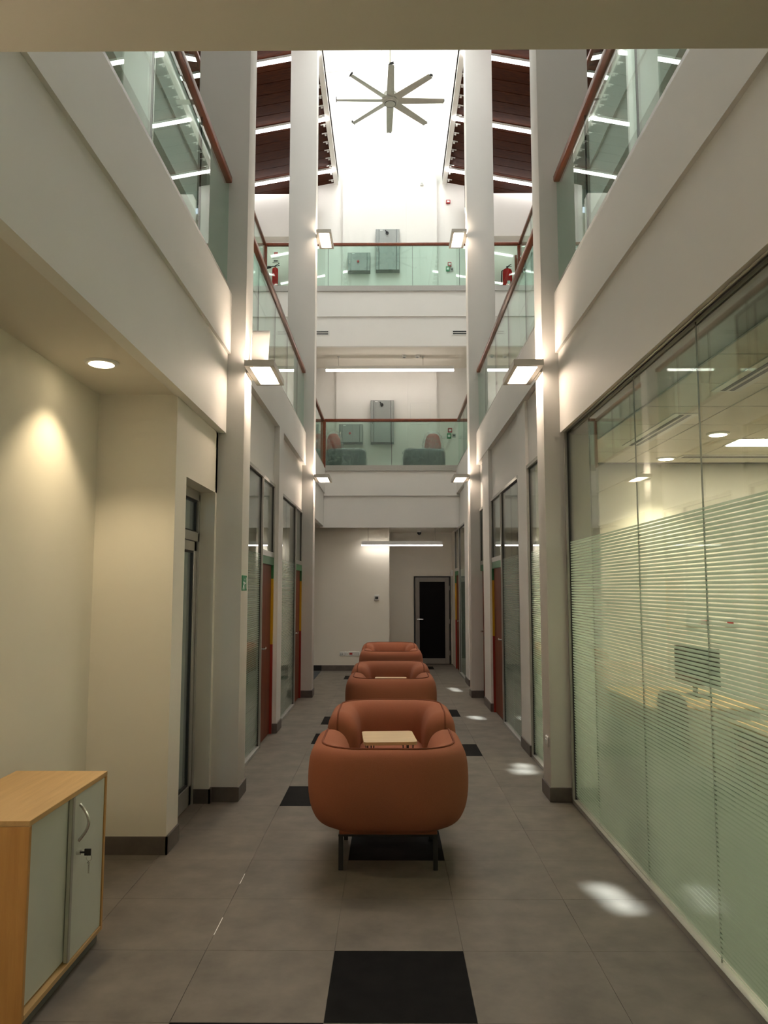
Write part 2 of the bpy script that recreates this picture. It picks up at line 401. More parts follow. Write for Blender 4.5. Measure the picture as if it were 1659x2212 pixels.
# rooms behind the glass partitions
for nm, b, lab in (
    ('wall_room_left', (-4.5, -4.4, 5.2, 16.2, 0, 2.99), 'far wall of the dim offices on the left'),
    ('wall_room_divider', (-4.4, -1.48, 9.33, 9.43, 0, 2.99), 'wall between the two left offices'),
    ('wall_room_near', (-4.4, -1.66, 6.45, 6.55, 0, 2.99), 'near wall of the first left office'),
    ('wall_room_far', (-4.4, -1.40, 12.25, 12.35, 0, 2.99), 'far wall of the second left office'),
    ('wall_door_room', (-2.6, -2.5, 5.1, 6.5, 0, 2.99), 'wall of the little room behind the recessed glass door'),
    ('wall_office_end', (1.50, 5.3, 7.82, 7.92, 0, 2.99), 'cream end wall inside the bright glass office'),
    ('wall_office_right', (5.2, 5.35, -2.6, 17.6, 0, 2.99), 'cream window-side wall inside the glass office'),
    ('wall_room_right', (1.50, 5.3, 11.1, 11.2, 0, 2.99), 'wall between the dim offices on the right'),
    ('wall_room_right_far', (1.50, 5.3, 13.7, 13.8, 0, 2.99), 'wall of the farthest dim office on the right'),
    ('wall_room_right_end', (1.60, 5.3, 16.7, 16.8, 0, 2.99), 'end wall of the farthest dim office on the right'),
    ): struct(nm, 'cream', b, lab)
struct('baseboard_office', 'base', (1.50, 5.2, 7.807, 7.82, 0, .11), 'dark skirting under the office end wall')

# ------------------------------------------------------------------ first- and second-floor walls
def end_wall(name, z0, z1, x0, x1, mat, label): return struct(name, mat, (x0, x1, BW, BW + .15, z0, z1), label)
end_wall('wall_landing', 4.1, F2 + .05, OUT_L, OUT_R, 'white', 'white end wall of the first-floor landing')
mb = MB().box(-1.217, .424, BW - .14, BW, 4.1, F2).box(.424, 1.093, BW - .18, BW, 4.1, F2)
struct_m('wall_landing_shaft', 'white', mb, 'white boxed shaft behind the grey panels on the first-floor landing')
end_wall('wall_upper', 7.97, 16.0, -1.72, 1.80, 'white', 'bright white end wall rising into the skylight')
mb = MB().box(-1.09, .405, BW - .14, BW, 7.97, 11.39).box(.405, 1.125, BW - .18, BW, 7.97, 11.485)
struct_m('wall_upper_shaft', 'white', mb, 'white boxed shaft behind the grey panels on the second-floor landing')
struct('wall_lintel_left', 'white', (OUT_L, -1.72, 17.0, 17.3, 9.77, 10.80), 'white lintel over the opening left of the far column')
struct('wall_lintel_right', 'white', (1.80, OUT_R, 17.0, 17.3, 9.77, 10.80), 'white lintel over the opening right of the far column')
struct('wall_upper_far', 'white', (OUT_L, OUT_R, 18.7, 18.85, 7.97, 10.7), 'white wall behind the fire extinguishers on the second floor')
struct('ceiling_upper_far', 'ceil', (OUT_L, OUT_R, BW + .15, 18.8, 10.5, 10.65), 'low ceiling behind the second-floor openings')
struct('wall_roof_end', 'roof_dark', (OUT_L, OUT_R, BW + .2, BW + .35, 10.9, 11.6), 'near-black panel painted as a shaded gap where the timber roof meets the end wall')  # solid panel; its near-black colour paints the shade behind the roof
struct('wall_upper_left', 'white', (OUT_L - .15, OUT_L, 1.0, 18.8, 2.9, 11.5), 'white outer wall of the upper galleries on the left')
struct('wall_upper_right', 'white', (OUT_R, OUT_R + .15, 1.0, 18.8, 2.9, 11.5), 'white outer wall of the upper galleries on the right')
struct('wall_upper_front', 'white', (OUT_L, OUT_R, .9, 1.0, 2.9, 16.0), 'white wall closing the upper void above the viewer')
# gallery walls with dark framed windows on the first floor
def gallery(name, x, s, label):
    o = struct(name, 'white', (x, x - s * .1, 1.0, BW, 4.1, F2), label)
    return o
gallery('wall_gallery_left', -2.95, 1, 'pale wall of the left first-floor gallery')
gallery('wall_gallery_right', 3.05, -1, 'pale wall of the right first-floor gallery')
n = 1
for x, s, lab in ((-2.95, 1, 'left'), (3.05, -1, 'right')):
    for k, y in enumerate((3.0, 5.6, 8.2, 10.8)):
        r = thing('window_%d' % n, '%s dark framed window along the %s first-floor gallery' % (('nearest','second','third','farthest')[k], lab), 'window', (x, y, 4.1), None, 'structure'); n += 1
        mb = MB()
        y0, y1, z0, z1 = y, y + 1.9, 4.15, 6.3
        for a in ((y0, y0 + .05, z0, z1), (y1 - .05, y1, z0, z1), (y0, y1, z1 - .05, z1), (y0, y1, z0, z0 + .05), (y0 + 1.2, y0 + 1.25, z0, z1)):
            mb.box(x, x + s * .03, *a)
        mb.build('frame', 'black', r)
        MB().box(x, x + s * .012, y0 + .05, y0 + 1.2, z0 + .05, z1 - .05).build('pane', 'gl_door', r)
        MB().box(x, x + s * .012, y0 + 1.25, y1 - .05, z0 + .05, z1 - .05).build('pane', 'gl_door', r)

# ------------------------------------------------------------------ roof: timber boards either side of the skylight well
SLOPE = .19; RZ = 11.36
def roof_z(x, s): return RZ + SLOPE * ((x - WELL_L) if s > 0 else (WELL_R - x))
def roof(name, s, x_in, x_out, label):
    zi, zo = RZ, RZ - SLOPE * abs(x_out - x_in)
    mb = MB().prism([(x_in, .9, zi + .03), (x_out, .9, zo + .03), (x_out, .9, zo + .2), (x_in, .9, zi + .2)], (0, BW - .7, 0))
    deck = struct_m(name, 'roof_deck_lit', mb, label)
    pm = MB().prism([(x_in, 0, zi), (x_out, 0, zo), (x_out, 0, zo + .025), (x_in, 0, zi + .025)], (0, .297, 0)).mesh('plank')
    pm.materials.append(M['roof'])
    cm = MB().box(-.02, .02, -.02, .02, -.05, 0).box(-.075, .075, -.012, .012, -.008, .004).mesh('clip'); cm.materials.append(M['plastic'])
    y = 17.34
    while y > 2.0:
        o = bpy.data.objects.new('plank', pm); COL.objects.link(o); o.parent = deck; o.location = Vector((0, y, 0)) - deck.location
        c = bpy.data.objects.new('clip', cm); COL.objects.link(c); c.parent = deck
        c.location = Vector((x_in - s * .14, y - .005, RZ - SLOPE * .14 - .002)) - deck.location
        c.rotation_euler = (0, -s * math.atan(SLOPE), 0)
        y -= .312
    return deck
roof('roof_left', 1, WELL_L, OUT_L, 'dark timber board roof sloping up to the skylight on the left')
roof('roof_right', -1, WELL_R, OUT_R, 'dark timber board roof sloping up to the skylight on the right')
ORD = ['nearest', 'second', 'third', 'fourth', 'fifth', 'sixth', 'seventh', 'farthest']
for s, xi, lab in ((1, WELL_L, 'left'), (-1, WELL_R, 'right')):
    for k in range(0, 8):  # the nearest ones are added, carrying the row on to brighten near fascias
        y = 16.84 - 1.94 * (7 - k)
        xa, xb = xi - s * .05, xi - s * 2.9
        za, zb = RZ - SLOPE * .05, RZ - SLOPE * 2.9
        r = thing('roof_light', '%s long white tube light under the %s timber roof' % (ORD[k], lab), 'light', ((xa + xb) / 2, y, (za + zb) / 2), 'tube lights under the timber roof')
        MB().prism([(xa, y - .035, za), (xb, y - .035, zb), (xb, y - .035, zb - .045), (xa, y - .035, za - .045)], (0, .07, 0)).build('housing', 'plastic', r)
        MB().prism([(xa, y - .03, za - .046), (xb, y - .03, zb - .046), (xb, y - .03, zb - .085), (xa, y - .03, za - .085)], (0, .06, 0)).build('diffuser', 'E_roof', r)
# skylight well
struct('wall_well_left', 'white', (WELL_L - .1, WELL_L, 1.0, BW, RZ - .06, SKY_Z + .2), 'white side of the skylight well on the left')
struct('wall_well_right', 'white', (WELL_R, WELL_R + .1, 1.0, BW, RZ - .06, SKY_Z + .2), 'white side of the skylight well on the right')
# skylight glazing with small open gaps where the sun gets through
gaps = []
for pts in ([(1.13, 4.585), (1.24, 4.585), (1.33, 4.22), (1.20, 4.20)],
            [(1.20, 7.62), (1.33, 7.62), (1.35, 7.46), (1.22, 7.46)], [(1.15, 7.42), (1.32, 7.42), (1.34, 7.24), (1.17, 7.22)],
            [(1.05, 10.42), (1.16, 10.42), (1.24, 10.16), (1.12, 10.15)], [(1.03, 13.36), (1.10, 13.36), (1.17, 12.88), (1.09, 12.87)]):
    t = -SKY_Z / SUN_DIR.z
    gaps.append([(x - SUN_DIR.x * t, y - SUN_DIR.y * t) for x, y in pts])
gaps.sort(key=lambda g: min(p[1] for p in g))
bm = bmesh.new()
x0, x1 = WELL_L - .1, WELL_R + .1
ys = [.9]
for g in gaps:
    ys += [min(p[1] for p in g) - .02, max(p[1] for p in g) + .02]
ys.append(BW + .2)
def bq(*p): bm.faces.new([bm.verts.new((a, b, 0)) for a, b in p])
prev = .9
for g in gaps:
    a, b = min(p[1] for p in g) - .02, max(p[1] for p in g) + .02
    bq((x0, prev), (x1, prev), (x1, a), (x0, a))
    A, B, C, D = g   # far-left, far-right, near-right, near-left
    bq((x0, a), (x1, a), C, D); bq((x1, a), (x1, b), B, C); bq((x1, b), (x0, b), A, B); bq((x0, b), (x0, a), D, A)
    prev = b
bq((x0, prev), (x1, prev), (x1, BW + .2), (x0, BW + .2))
me = bpy.data.meshes.new('skylight'); bm.to_mesh(me); bm.free(); me.materials.append(M['frost'])
o = bpy.data.objects.new('skylight', me); COL.objects.link(o); o.location = (0, 0, SKY_Z)
tag(o, 'frosted skylight roof at the top of the white well', None, None, 'structure')
sm = o.modifiers.new('thick', 'SOLIDIFY'); sm.thickness = .02

# ------------------------------------------------------------------ balustrades
def balustrade(label, axis, c, a, b, joints, zb, zr, post=(), group='glass balustrades around the void'):
    """axis 'y': runs along y at x=c; axis 'x': runs along x at y=c"""
    loc = (c, (a + b) / 2, zb) if axis == 'y' else ((a + b) / 2, c, zb)
    r = thing('glass_balustrade', label, 'balustrade', loc, group)
    def bx(u0, u1, w0, w1, z0, z1): return (c + w0, c + w1, u0, u1, z0, z1) if axis == 'y' else (u0, u1, c + w0, c + w1, z0, z1)
    cuts = [a] + sorted(j for j in joints if a < j < b) + [b]
    for u0, u1 in zip(cuts[:-1], cuts[1:]):
        box('glass_panel', 'gl_rail', r, bx(u0 + .004, u1 - .004, -.007, .007, zb + .01, zr - .03))
    for u in cuts[1:-1]:
        box('joint_seal', 'slot', r, bx(u - .0035, u + .0035, -.006, .006, zb + .07, zr - .035))
    box('handrail', 'rail', r, bx(a, b, -.035, .035, zr - .045, zr + .015), .012, 2)
    box('base_channel', 'alu', r, bx(a, b, -.028, .028, zb - .05, zb + .065))
    for u in post: box('post', 'rail', r, bx(u - .03, u + .03, -.03, .03, zb, zr - .045), .004, 1)
    return r
GL, GR = -1.385, 1.445
J = [1.95, 3.1, 4.22, 5.36]
balustrade('nearest glass balustrade with brown rail, upper left above the white fascia', 'y', GL, 1.75, NY0, J, F1T, R1)
balustrade('nearest glass balustrade with brown rail, upper right above the striped glass wall', 'y', GR, 1.75, NY0, J, F1T, R1)
J = [6.72, 7.87, 9.05, 10.17, 11.3]
balustrade('glass balustrade with brown rail between the two left columns', 'y', GL, NY1, FY0, J, F1T, R1)
balustrade('glass balustrade with brown rail between the two right columns', 'y', GR, NY1, FY0, J, F1T, R1)
balustrade('short glass balustrade behind the far left column', 'y', GL, FY1, BR - .04, [13.6, 14.7], F1T, R1)
balustrade('short glass balustrade behind the far right column', 'y', GR, FY1, BR - .04, [13.6, 14.7], F1T, R1)
balustrade('first-floor bridge balustrade in front of the wrapped chairs', 'x', BR + .0, GL - .035, GR + .035, [.05], F1T, R1, post=(GL + .03,))
balustrade('second-floor bridge balustrade across the far end', 'x', BR + .0, V2L - .06, V2R + .06, [-1.3, .5, 1.5], F2T, R2, post=(V2L - .03, V2R + .03))
balustrade('second-floor side balustrade set back on the left', 'y', V2L - .05, 1.1, BR - .04, [2 + 1.25 * i for i in range(11)], F2T, R2)
balustrade('second-floor side balustrade set back on the right', 'y', V2R + .05, 1.1, BR - .04, [2 + 1.25 * i for i in range(11)], F2T, R2)

# ------------------------------------------------------------------ ground-floor glazing
WN = [20]
def window(label, x, s, y0, y1, z1, joints=(), film=True, fr=.035):
    WN[0] += 1
    r = thing('window_%d' % WN[0], label, 'glass partition', (x, (y0 + y1) / 2, 0), None, 'structure')
    t = .03
    for nm, b in (('frame', (y0, y0 + fr, 0, z1)), ('frame', (y1 - fr, y1, 0, z1)), ('frame', (y0, y1, z1 - fr, z1)), ('frame', (y0, y1, 0, .03))):
        box(nm, 'alu', r, (x - t, x + t, *b))
    for b in ((y0 + fr, y0 + fr + .008, .03, z1 - fr), (y1 - fr - .008, y1 - fr, .03, z1 - fr), (y0 + fr, y1 - fr, z1 - fr - .008, z1 - fr)):
        box('gasket', 'alu_dark', r, (x - .012, x + .012, *b))
    cuts = [y0 + fr] + sorted(joints) + [y1 - fr]
    for a, b in zip(cuts[:-1], cuts[1:]):
        box('pane', 'gl_film' if film else 'gl_win', r, (x - .005, x + .005, a + .002, b - .002, .03, z1 - fr))
    for j in joints: box('joint_seal', 'alu', r, (x - .004, x + .004, j - .0012, j + .0012, .03, z1 - fr))
    return r
window('long glass wall with frosted horizontal stripes in front of the bright office', 1.475, -1, -1.6, 6.29, 3.0, (-.45, .55, 1.55, 2.57, 3.6, 4.55, 5.59))
window('first striped glass partition on the left beside the green exit sign', -1.40, 1, NY1, 8.34, 2.93, (7.45,))
window('second striped glass partition on the left before the far column', -1.40, 1, 9.56, 11.32, 2.91, (10.4,))
window('narrow striped glass strip between the near right column and white pier', 1.46, -1, NY1, 7.95, 2.96)
window('striped glass partition beside the brown door on the right', 1.455, -1, 8.46, 9.86, 2.94, (9.15,))
window('farthest striped glass partition near the dark end door', 1.43, -1, 14.15, 15.62, 2.93)

DN = [0]
def office_door(label, x, s, y0, y1, z1, lever_y, lever_dir, jamb_far=True):
    """brown timber door with a green, yellow and red frame and a glass light over it; s=+1 on the left side of the corridor"""
    DN[0] += 1
    r = thing('door_%d' % DN[0], label, 'door', (x, (y0 + y1) / 2, 0), None, 'structure')
    zt = 2.05
    box('leaf', 'door', r, (x - s * .045, x - s * .005, y0 + .03, y1 - .045, .008, zt - .09), .002, 1)
    h = box('door_head', 'green', r, (x - s * .05, x + s * .022, y0 + .02, y1 - .005, zt - .09, zt))
    yj0, yj1 = (y1 - .045, y1 - .005) if jamb_far else (y0 + .03, y0 + .07)
    for nm, z0_, z1_ in (('green', 1.80, zt - .09), ('yellow', 1.03, 1.80), ('red', 0.0, 1.03)):
        box('jamb', nm, r, (x - s * .05, x + s * .022, yj0, yj1, z0_, z1_))
    box('post', 'alu', r, (x - s * .04, x + s * .025, y0, y0 + .03, 0, z1))
    box('transom_rail', 'alu', r, (x - s * .04, x + s * .025, y0 + .03, y1, zt, zt + .06))
    box('transom_rail', 'alu', r, (x - s * .04, x + s * .025, y0 + .03, y1, z1 - .035, z1))
    box('transom_rail', 'alu', r, (x - s * .04, x + s * .025, y1 - .03, y1, zt + .06, z1 - .035))
    box('gasket', 'alu_dark', r, (x - .012, x + .012, y0 + .03, y0 + .042, .01, z1 - .035))
    box('gasket', 'alu_dark', r, (x - .012, x + .012, y1 - .045, y1 - .03, zt + .06, z1 - .035))
    box('transom_pane', 'gl_win', r, (x - .005, x + .005, y0 + .04, y1 - .04, zt + .06, z1 - .035))
    hx = x + s * .045
    MB().cyl((x - s * .01, lever_y, 1.03), (hx, lever_y, 1.03), .010).tube([(hx, lever_y, 1.03), (hx, lever_y + lever_dir * .10, 1.03), (hx - s * .01, lever_y + lever_dir * .13, 1.037)], .010).build('handle', 'steel', r, smooth=True)
    MB().cyl((x - s * .005, lever_y, .93), (x + s * .006, lever_y, .93), .018).build('keyhole', 'steel', r, smooth=True)
    return r
office_door('brown door with green head and yellow jamb beside the first left partition', -1.40, 1, 8.34, 9.2, 2.93, 8.42, 1)
office_door('second brown door on the left, beside the far column', -1.40, 1, 11.32, 12.14, 2.91, 11.40, 1)
office_door('brown door with green head in the middle of the right side', 1.455, -1, 9.86, 10.8, 2.94, 9.94, 1)
office_door('narrow dark brown door tucked beside the far right column', 1.455, -1, 11.5, 12.14, 2.94, 11.98, -1, False)
office_door('farthest brown door on the right near the dark end door', 1.43, -1, 15.62, 16.56, 2.93, 15.72, 1)

# glazed aluminium door in the recess on the left
DN[0] += 1
XR = -1.575
r = thing('door_%d' % DN[0], 'narrow glazed aluminium door in the left wall recess', 'door', (XR, 5.8, 0), None, 'structure')
y0, y1 = 5.36, 6.235
for b in ((y0, y0 + .05, 0, 2.44), (y1 - .05, y1, 0, 2.44), (y0, y1, 2.39, 2.465), (y0, y1, 2.06, 2.13)):
    box('frame', 'alu', r, (XR - .04, XR + .03, *b))
for b in ((y0 + .055, y0 + .125, .01, 2.055), (y1 - .125, y1 - .055, .01, 2.055), (y0 + .055, y1 - .055, 1.98, 2.055), (y0 + .055, y1 - .055, .01, .16)):
    box('leaf_frame', 'alu', r, (XR - .03, XR + .022, *b), .003, 1)
for b in ((y0 + .125, y0 + .14, .16, 1.98), (y1 - .14, y1 - .125, .16, 1.98), (y0 + .125, y1 - .125, 1.965, 1.98), (y0 + .125, y1 - .125, .16, .175),
          (y0 + .05, y1 - .05, 2.375, 2.39), (y0 + .05, y1 - .05, 2.13, 2.145), (y1 - .065, y1 - .05, 2.13, 2.39)):
    box('gasket', 'alu_dark', r, (XR - .012, XR + .014, *b))
box('pane', 'gl_win', r, (XR - .005, XR + .005, y0 + .12, y1 - .12, .16, 1.98))
box('pane', 'gl_win', r, (XR - .005, XR + .005, y0 + .05, y1 - .05, 2.13, 2.39))

# dark glazed door in the end recess
DN[0] += 1
r = thing('door_%d' % DN[0], 'dark glazed door with grey metal frame at the corridor end', 'door', (.97, BW, 0), None, 'structure')
x0, x1, zt, ya = .59, 1.345, 1.93, BW - .06
for b in ((x0, x0 + .09, 0.01, zt), (x1 - .09, x1, 0.01, zt), (x0 + .09, x1 - .09, zt - .09, zt), (x0 + .09, x1 - .09, .01, .13)):
    box('leaf_frame', 'door_grey', r, (b[0], b[1], ya, ya + .05, b[2], b[3]), .003, 1)
box('pane', 'dark_glass', r, (x0 + .09, x1 - .09, ya + .02, ya + .03, .13, zt - .09))
for b in ((x0 - .035, x0 - .003, 0, zt + .03), (x1 + .003, x1 + .04, 0, zt + .03), (x0 - .035, x1 + .04, zt + .003, zt + .035)):
    box('frame', 'black', r, (b[0], b[1], ya + .01, BW, b[2], b[3]))
for z in (.25, .95, 1.7): MB().cyl((x1 + .005, ya - .01, z - .05), (x1 + .005, ya - .01, z + .05), .012).build('hinge', 'door_grey', r)
MB().cyl((x0 + .045, ya, 1.0), (x0 + .045, ya - .05, 1.0), .013).tube([(x0 + .045, ya - .05, 1.0), (x0 + .17, ya - .05, 1.0)], .011).build('handle', 'steel', r, smooth=True)

# ------------------------------------------------------------------ armchairs
def u_path():
    pts = []; hw, yb, yf, R = .50, -.43, .30, .33
    for i in range(6): pts.append(((-hw, yf - (yf - (yb + R)) * i / 6), (-1, 0)))
    for i in range(9):
        t = math.pi + (math.pi / 2) * i / 8
        pts.append(((-hw + R + R * math.cos(t), yb + R + R * math.sin(t)), (math.cos(t), math.sin(t))))
    for i in range(1, 6): pts.append(((-hw + R + (2 * hw - 2 * R) * i / 6, yb), (0, -1)))
    for i in range(9):
        t = 1.5 * math.pi + (math.pi / 2) * i / 8
        pts.append(((hw - R + R * math.cos(t), yb + R + R * math.sin(t)), (math.cos(t), math.sin(t))))
    for i in range(1, 7): pts.append(((hw, yb + R + (yf - (yb + R)) * i / 6), (1, 0)))
    return pts
PROF = [(-.215, .198), (-.205, .199), (-.15, .226), (-.088, .252), (-.066, .262), (-.040, .292), (-.018, .34), (-.003, .40), (.002, .48), (.001, .56), (-.006, .635), (-.024, .688), (-.054, .718),
        (-.088, .728), (-.13, .728), (-.18, .710), (-.220, .665), (-.245, .59), (-.25, .50), (-.248, .40), (-.24, .30), (-.23, .24)]
def shell_mesh():
    pts = u_path(); v = []; f = []; n = len(PROF); rings = []
    cx, cz = -.125, .46
    def ring(p, nrm, s=1.0, fwd=0.0, fd=(0, 1)):
        out = []
        for o, z in PROF:
            o2 = cx + (o - cx) * s; z2 = cz + (z - cz) * s
            v.append((p[0] + nrm[0] * o2 + fd[0] * fwd, p[1] + nrm[1] * o2 + fd[1] * fwd, z2)); out.append(len(v) - 1)
        rings.append(out)
    caps = [(.115, .55), (.105, .74), (.085, .87), (.055, .955), (.025, .99)]
    for fw, s in caps: ring(*pts[0], s, fw)
    for p, nr in pts: ring(p, nr)
    for fw, s in reversed(caps): ring(*pts[-1], s, fw)
    for a, b in zip(rings[:-1], rings[1:]):
        for i in range(n):
            j = (i + 1) % n; f.append((a[i], a[j], b[j], b[i]))
    f.append(tuple(rings[0])); f.append(tuple(reversed(rings[-1])))
    mb = MB(); mb.v = v; mb.f = f
    return mb
def piping_mesh():
    pts = u_path(); o, z = -.088, .727
    line = [Vector((p[0] + n[0] * o, p[1] + n[1] * o, z + .001)) for p, n in pts]
    a, b = line[0], line[-1]
    def down(e):
        return [Vector((e.x, e.y + .025, z - .003)), Vector((e.x, e.y + .055, z - .012)), Vector((e.x, e.y + .085, z - .034)), Vector((e.x, e.y + .105, z - .068)),
                Vector((e.x, e.y + .115, z - .12)), Vector((e.x, e.y + .117, .5)), Vector((e.x, e.y + .115, .34)), Vector((e.x, e.y + .10, .27))]
    return MB().tube(list(reversed(down(a))) + line + down(b), .0065, 6)
def pillow(mb, x0, x1, y0, y1, z0, z1, crown=.03, n=8):
    k = len(mb.v)
    for side in (0, 1):
        for i in range(n + 1):
            for j in range(n + 1):
                u, w = -1 + 2 * i / n, -1 + 2 * j / n
                e = (1 - abs(u) ** 4) * (1 - abs(w) ** 4)
                x = (x0 + x1) / 2 + u * (x1 - x0) / 2; y = (y0 + y1) / 2 + w * (y1 - y0) / 2
                mb.v.append((x, y, z1 - .05 + .05 * e ** .4 + crown * e if side else z0 + .03 - .03 * e ** .4))
    m = (n + 1) ** 2
    for i in range(n):
        for j in range(n):
            a = k + i * (n + 1) + j
            mb.f.append((a, a + n + 1, a + n + 2, a + 1)); mb.f.append((a + m, a + m + 1, a + m + n + 2, a + m + n + 1))
    rim = [i * (n + 1) for i in range(n + 1)] + [n * (n + 1) + j for j in range(1, n + 1)] + [i * (n + 1) + n for i in range(n - 1, -1, -1)] + [j for j in range(n - 1, 0, -1)]
    for a, b in zip(rim, rim[1:] + rim[:1]): mb.f.append((k + a, k + b, k + m + b, k + m + a))
    return mb
def make_armchair():
    r = thing('armchair', 'x', 'armchair', (0, 0, 0), 'terracotta armchairs in facing pairs')
    sh = shell_mesh().build('shell', 'fabric', r, smooth='all')
    sh.modifiers.new('soft', 'SUBSURF').levels = 1; sh.modifiers['soft'].render_levels = 1
    piping_mesh().build('piping', 'piping', sh, smooth='all')
    pillow(MB(), -.285, .285, -.22, .37, .235, .425, .02).build('seat_cushion', 'fabric', r, smooth=True)
    MB().box(-.295, .295, -.26, .345, .208, .25).build('seat_base', 'fabric', r, .008, 2)
    fr = MB().box(-.30, .30, -.255, -.225, .197, .2085).box(-.30, .30, .305, .335, .197, .2085).box(-.30, -.27, -.225, .305, .197, .2085).box(.27, .30, -.225, .305, .197, .2085)
    fr.build('under_frame', 'black', r)
    for x in (-.285, .285):
        for y in (-.24, .32): MB().box(x - .014, x + .014, y - .014, y + .014, 0, .199).build('leg', 'black', r, .002, 1)
    MB().box(-.428, -.404, -.12, -.085, .248, .278).build('fabric_tag', 'black', r)
    return r
proto = make_armchair()
CH = [(-.008, 5.05, 0, 'nearest terracotta armchair, seen from its rounded back'),
      (.015, 6.42, 1, 'terracotta armchair facing the viewer across the first small table'),
      (.018, 8.65, 0, 'third terracotta armchair, its back showing above the second one'),
      (.016, 10.02, 1, 'fourth terracotta armchair, facing the viewer behind the second small table'),
      (.026, 12.25, 0, 'fifth terracotta armchair, only a thin strip of its back visible'),
      (.014, 13.62, 1, 'farthest terracotta armchair, at the end of the row')]
for i, (x, y, back, lab) in enumerate(CH):
    o = proto if i == 0 else copy_tree(proto)
    o.location = (x, y, 0); o.rotation_euler = (0, 0, math.pi if back else 0); o['label'] = lab
def rounded_rect(hx, hy, r, z, n=5):
    p = []
    for cx, cy, t0 in ((hx - r, hy - r, 0), (-hx + r, hy - r, 90), (-hx + r, -hy + r, 180), (hx - r, -hy + r, 270)):
        for i in range(n + 1):
            t = math.radians(t0 + 90 * i / n); p.append((cx + r * math.cos(t), cy + r * math.sin(t), z))
    return p
def make_table():
    r = thing('side_table', 'x', 'table', (0, 0, 0), 'small tables between the armchairs')
    MB().prism(rounded_rect(.19, .215, .03, .582), (0, 0, .022)).build('table_top', 'ply', r, smooth=True)
    for x in (-.14, .14):
        for y in (-.17, .17):
            MB().tube([(x - .022, y, .582), (x - .004, y, .012)], .0045, 6).tube([(x + .022, y, .582), (x + .004, y, .012)], .0045, 6).tube([(x - .006, y, .006), (x + .006, y, .006)], .006, 6).build('leg', 'black', r, smooth=True)
    return r
tp = make_table()
for i, (x, y, rz, lab) in enumerate(((-.005, 5.77, 4, 'small pale oak table between the two nearest armchairs'), (.012, 9.37, -2, 'small pale oak table between the third and fourth armchairs'))):
    o = tp if i == 0 else copy_tree(tp)
    o.location = (x, y, 0); o.rotation_euler = (0, 0, math.radians(rz)); o['label'] = lab

# ------------------------------------------------------------------ low cabinet with sliding doors
r = thing('low_cabinet', 'low oak cabinet with two white sliding doors against the left wall', 'cabinet', (-1.615, 3.46, 0))
def cb(name, mat, b, bevel=.0015, parent=None):
    return MB().box(*b).build(name, mat, parent or r, bevel, 1)
A0, A1, Y0, Y1, ZT = -1.835, -1.385, 3.055, 3.875, .79
cb('top', 'oak', (A0, A1, Y0, Y1, ZT - .022, ZT))
cb('side_panel', 'oakv', (A0, A1, Y0, Y0 + .02, .05, ZT - .0225)); cb('side_panel', 'oakv', (A0, A1, Y1 - .02, Y1, .05, ZT - .0225))
cb('bottom_panel', 'oak', (A0, A1, Y0 + .0205, Y1 - .0205, .05, .072)); cb('back_panel', 'oakv', (A0, A0 + .01, Y0 + .0205, Y1 - .0205, .0725, ZT - .0225))
cb('plinth', 'plinth', (A0 + .01, A1 - .02, Y0 + .01, Y1 - .01, 0, .0495))
ym = 3.475
cb('sliding_door', 'cabwhite', (A1 - .040, A1 - .024, Y0 + .021, ym + .03, .080, ZT - .026))
d = cb('sliding_door', 'cabwhite', (A1 - .021, A1 - .005, ym, Y1 - .022, .075, ZT - .026))
cb('edge_profile', 'alu', (A1 - .006, A1 - .002, ym, ym + .022, .075, ZT - .026), 0, d)
hy = ym + .075
MB().tube([(A1 - .004, hy, .72)] + [(A1 - .004 + .042 * math.sin(math.pi * i / 12), hy + .004, .72 - .16 * i / 12) for i in range(1, 12)] + [(A1 - .004, hy, .56)], .007, 8).build('handle', 'steel', d, smooth=True)
MB().cyl((A1 - .006, hy - .01, .515), (A1 + .012, hy - .01, .515), .011).build('lock', 'steel', d, smooth=True)
MB().box(A1 + .012, A1 + .034, hy - .012, hy - .008, .511, .519).box(A1 + .03, A1 + .058, hy - .014, hy - .006, .502, .53).build('key_bow', 'blackp', d)
MB().tube([(A1 + .05 + .012 * math.cos(t * .7), hy - .01, .492 + .014 * math.sin(t * .7)) for t in range(10)], .0012, 5).box(A1 + .047, A1 + .053, hy - .011, hy - .009, .425, .47).tube([(A1 + .05, hy - .01, .478), (A1 + .056, hy - .01, .47), (A1 + .05, hy - .01, .46), (A1 + .044, hy - .01, .47), (A1 + .05, hy - .01, .478)], .003, 5).build('spare_key', 'steel', d)

# ------------------------------------------------------------------ wall lamps on the columns
def wall_lamp(x, s, yc, z, label):
    r = thing('wall_lamp', label, 'lamp', (x, yc, z), 'box lamps on the columns')
    xo = x + s * .265
    h = MB()
    y0, y1 = yc - .31, yc + .31
    h.box(x + s * .02, x + s * .062, y0, y1, z, z + .05).box(xo - s * .035, xo, y0, y1, z, z + .05)
    h.box(x + s * .062, xo - s * .035, y0, y0 + .045, z, z + .05).box(x + s * .062, xo - s * .035, y1 - .045, y1, z, z + .05)
    h.build('housing', 'lampgrey', r)
    box('bracket', 'lampgrey', r, (x, x + s * .02, yc - .12, yc + .12, z - .005, z + .055))
    box('inner_tray', 'lampgrey', r, (x + s * .062, xo - s * .035, y0 + .045, y1 - .045, z + .023, z + .027))
    box('bottom_diffuser', 'E_lamp', r, (x + s * .075, xo - s * .048, y0 + .065, y1 - .065, z + .012, z + .022))
    box('top_diffuser', 'E_lamp_up', r, (x + s * .03 + s * .045, xo - s * .048, y0 + .065, y1 - .065, z + .028, z + .036))
    return r
YN, YF = (NY0 + NY1) / 2, (FY0 + FY1) / 2
lamp1 = wall_lamp(CL, 1, YN, 3.50, 'box wall lamp with a raised curved shade on the near left column')
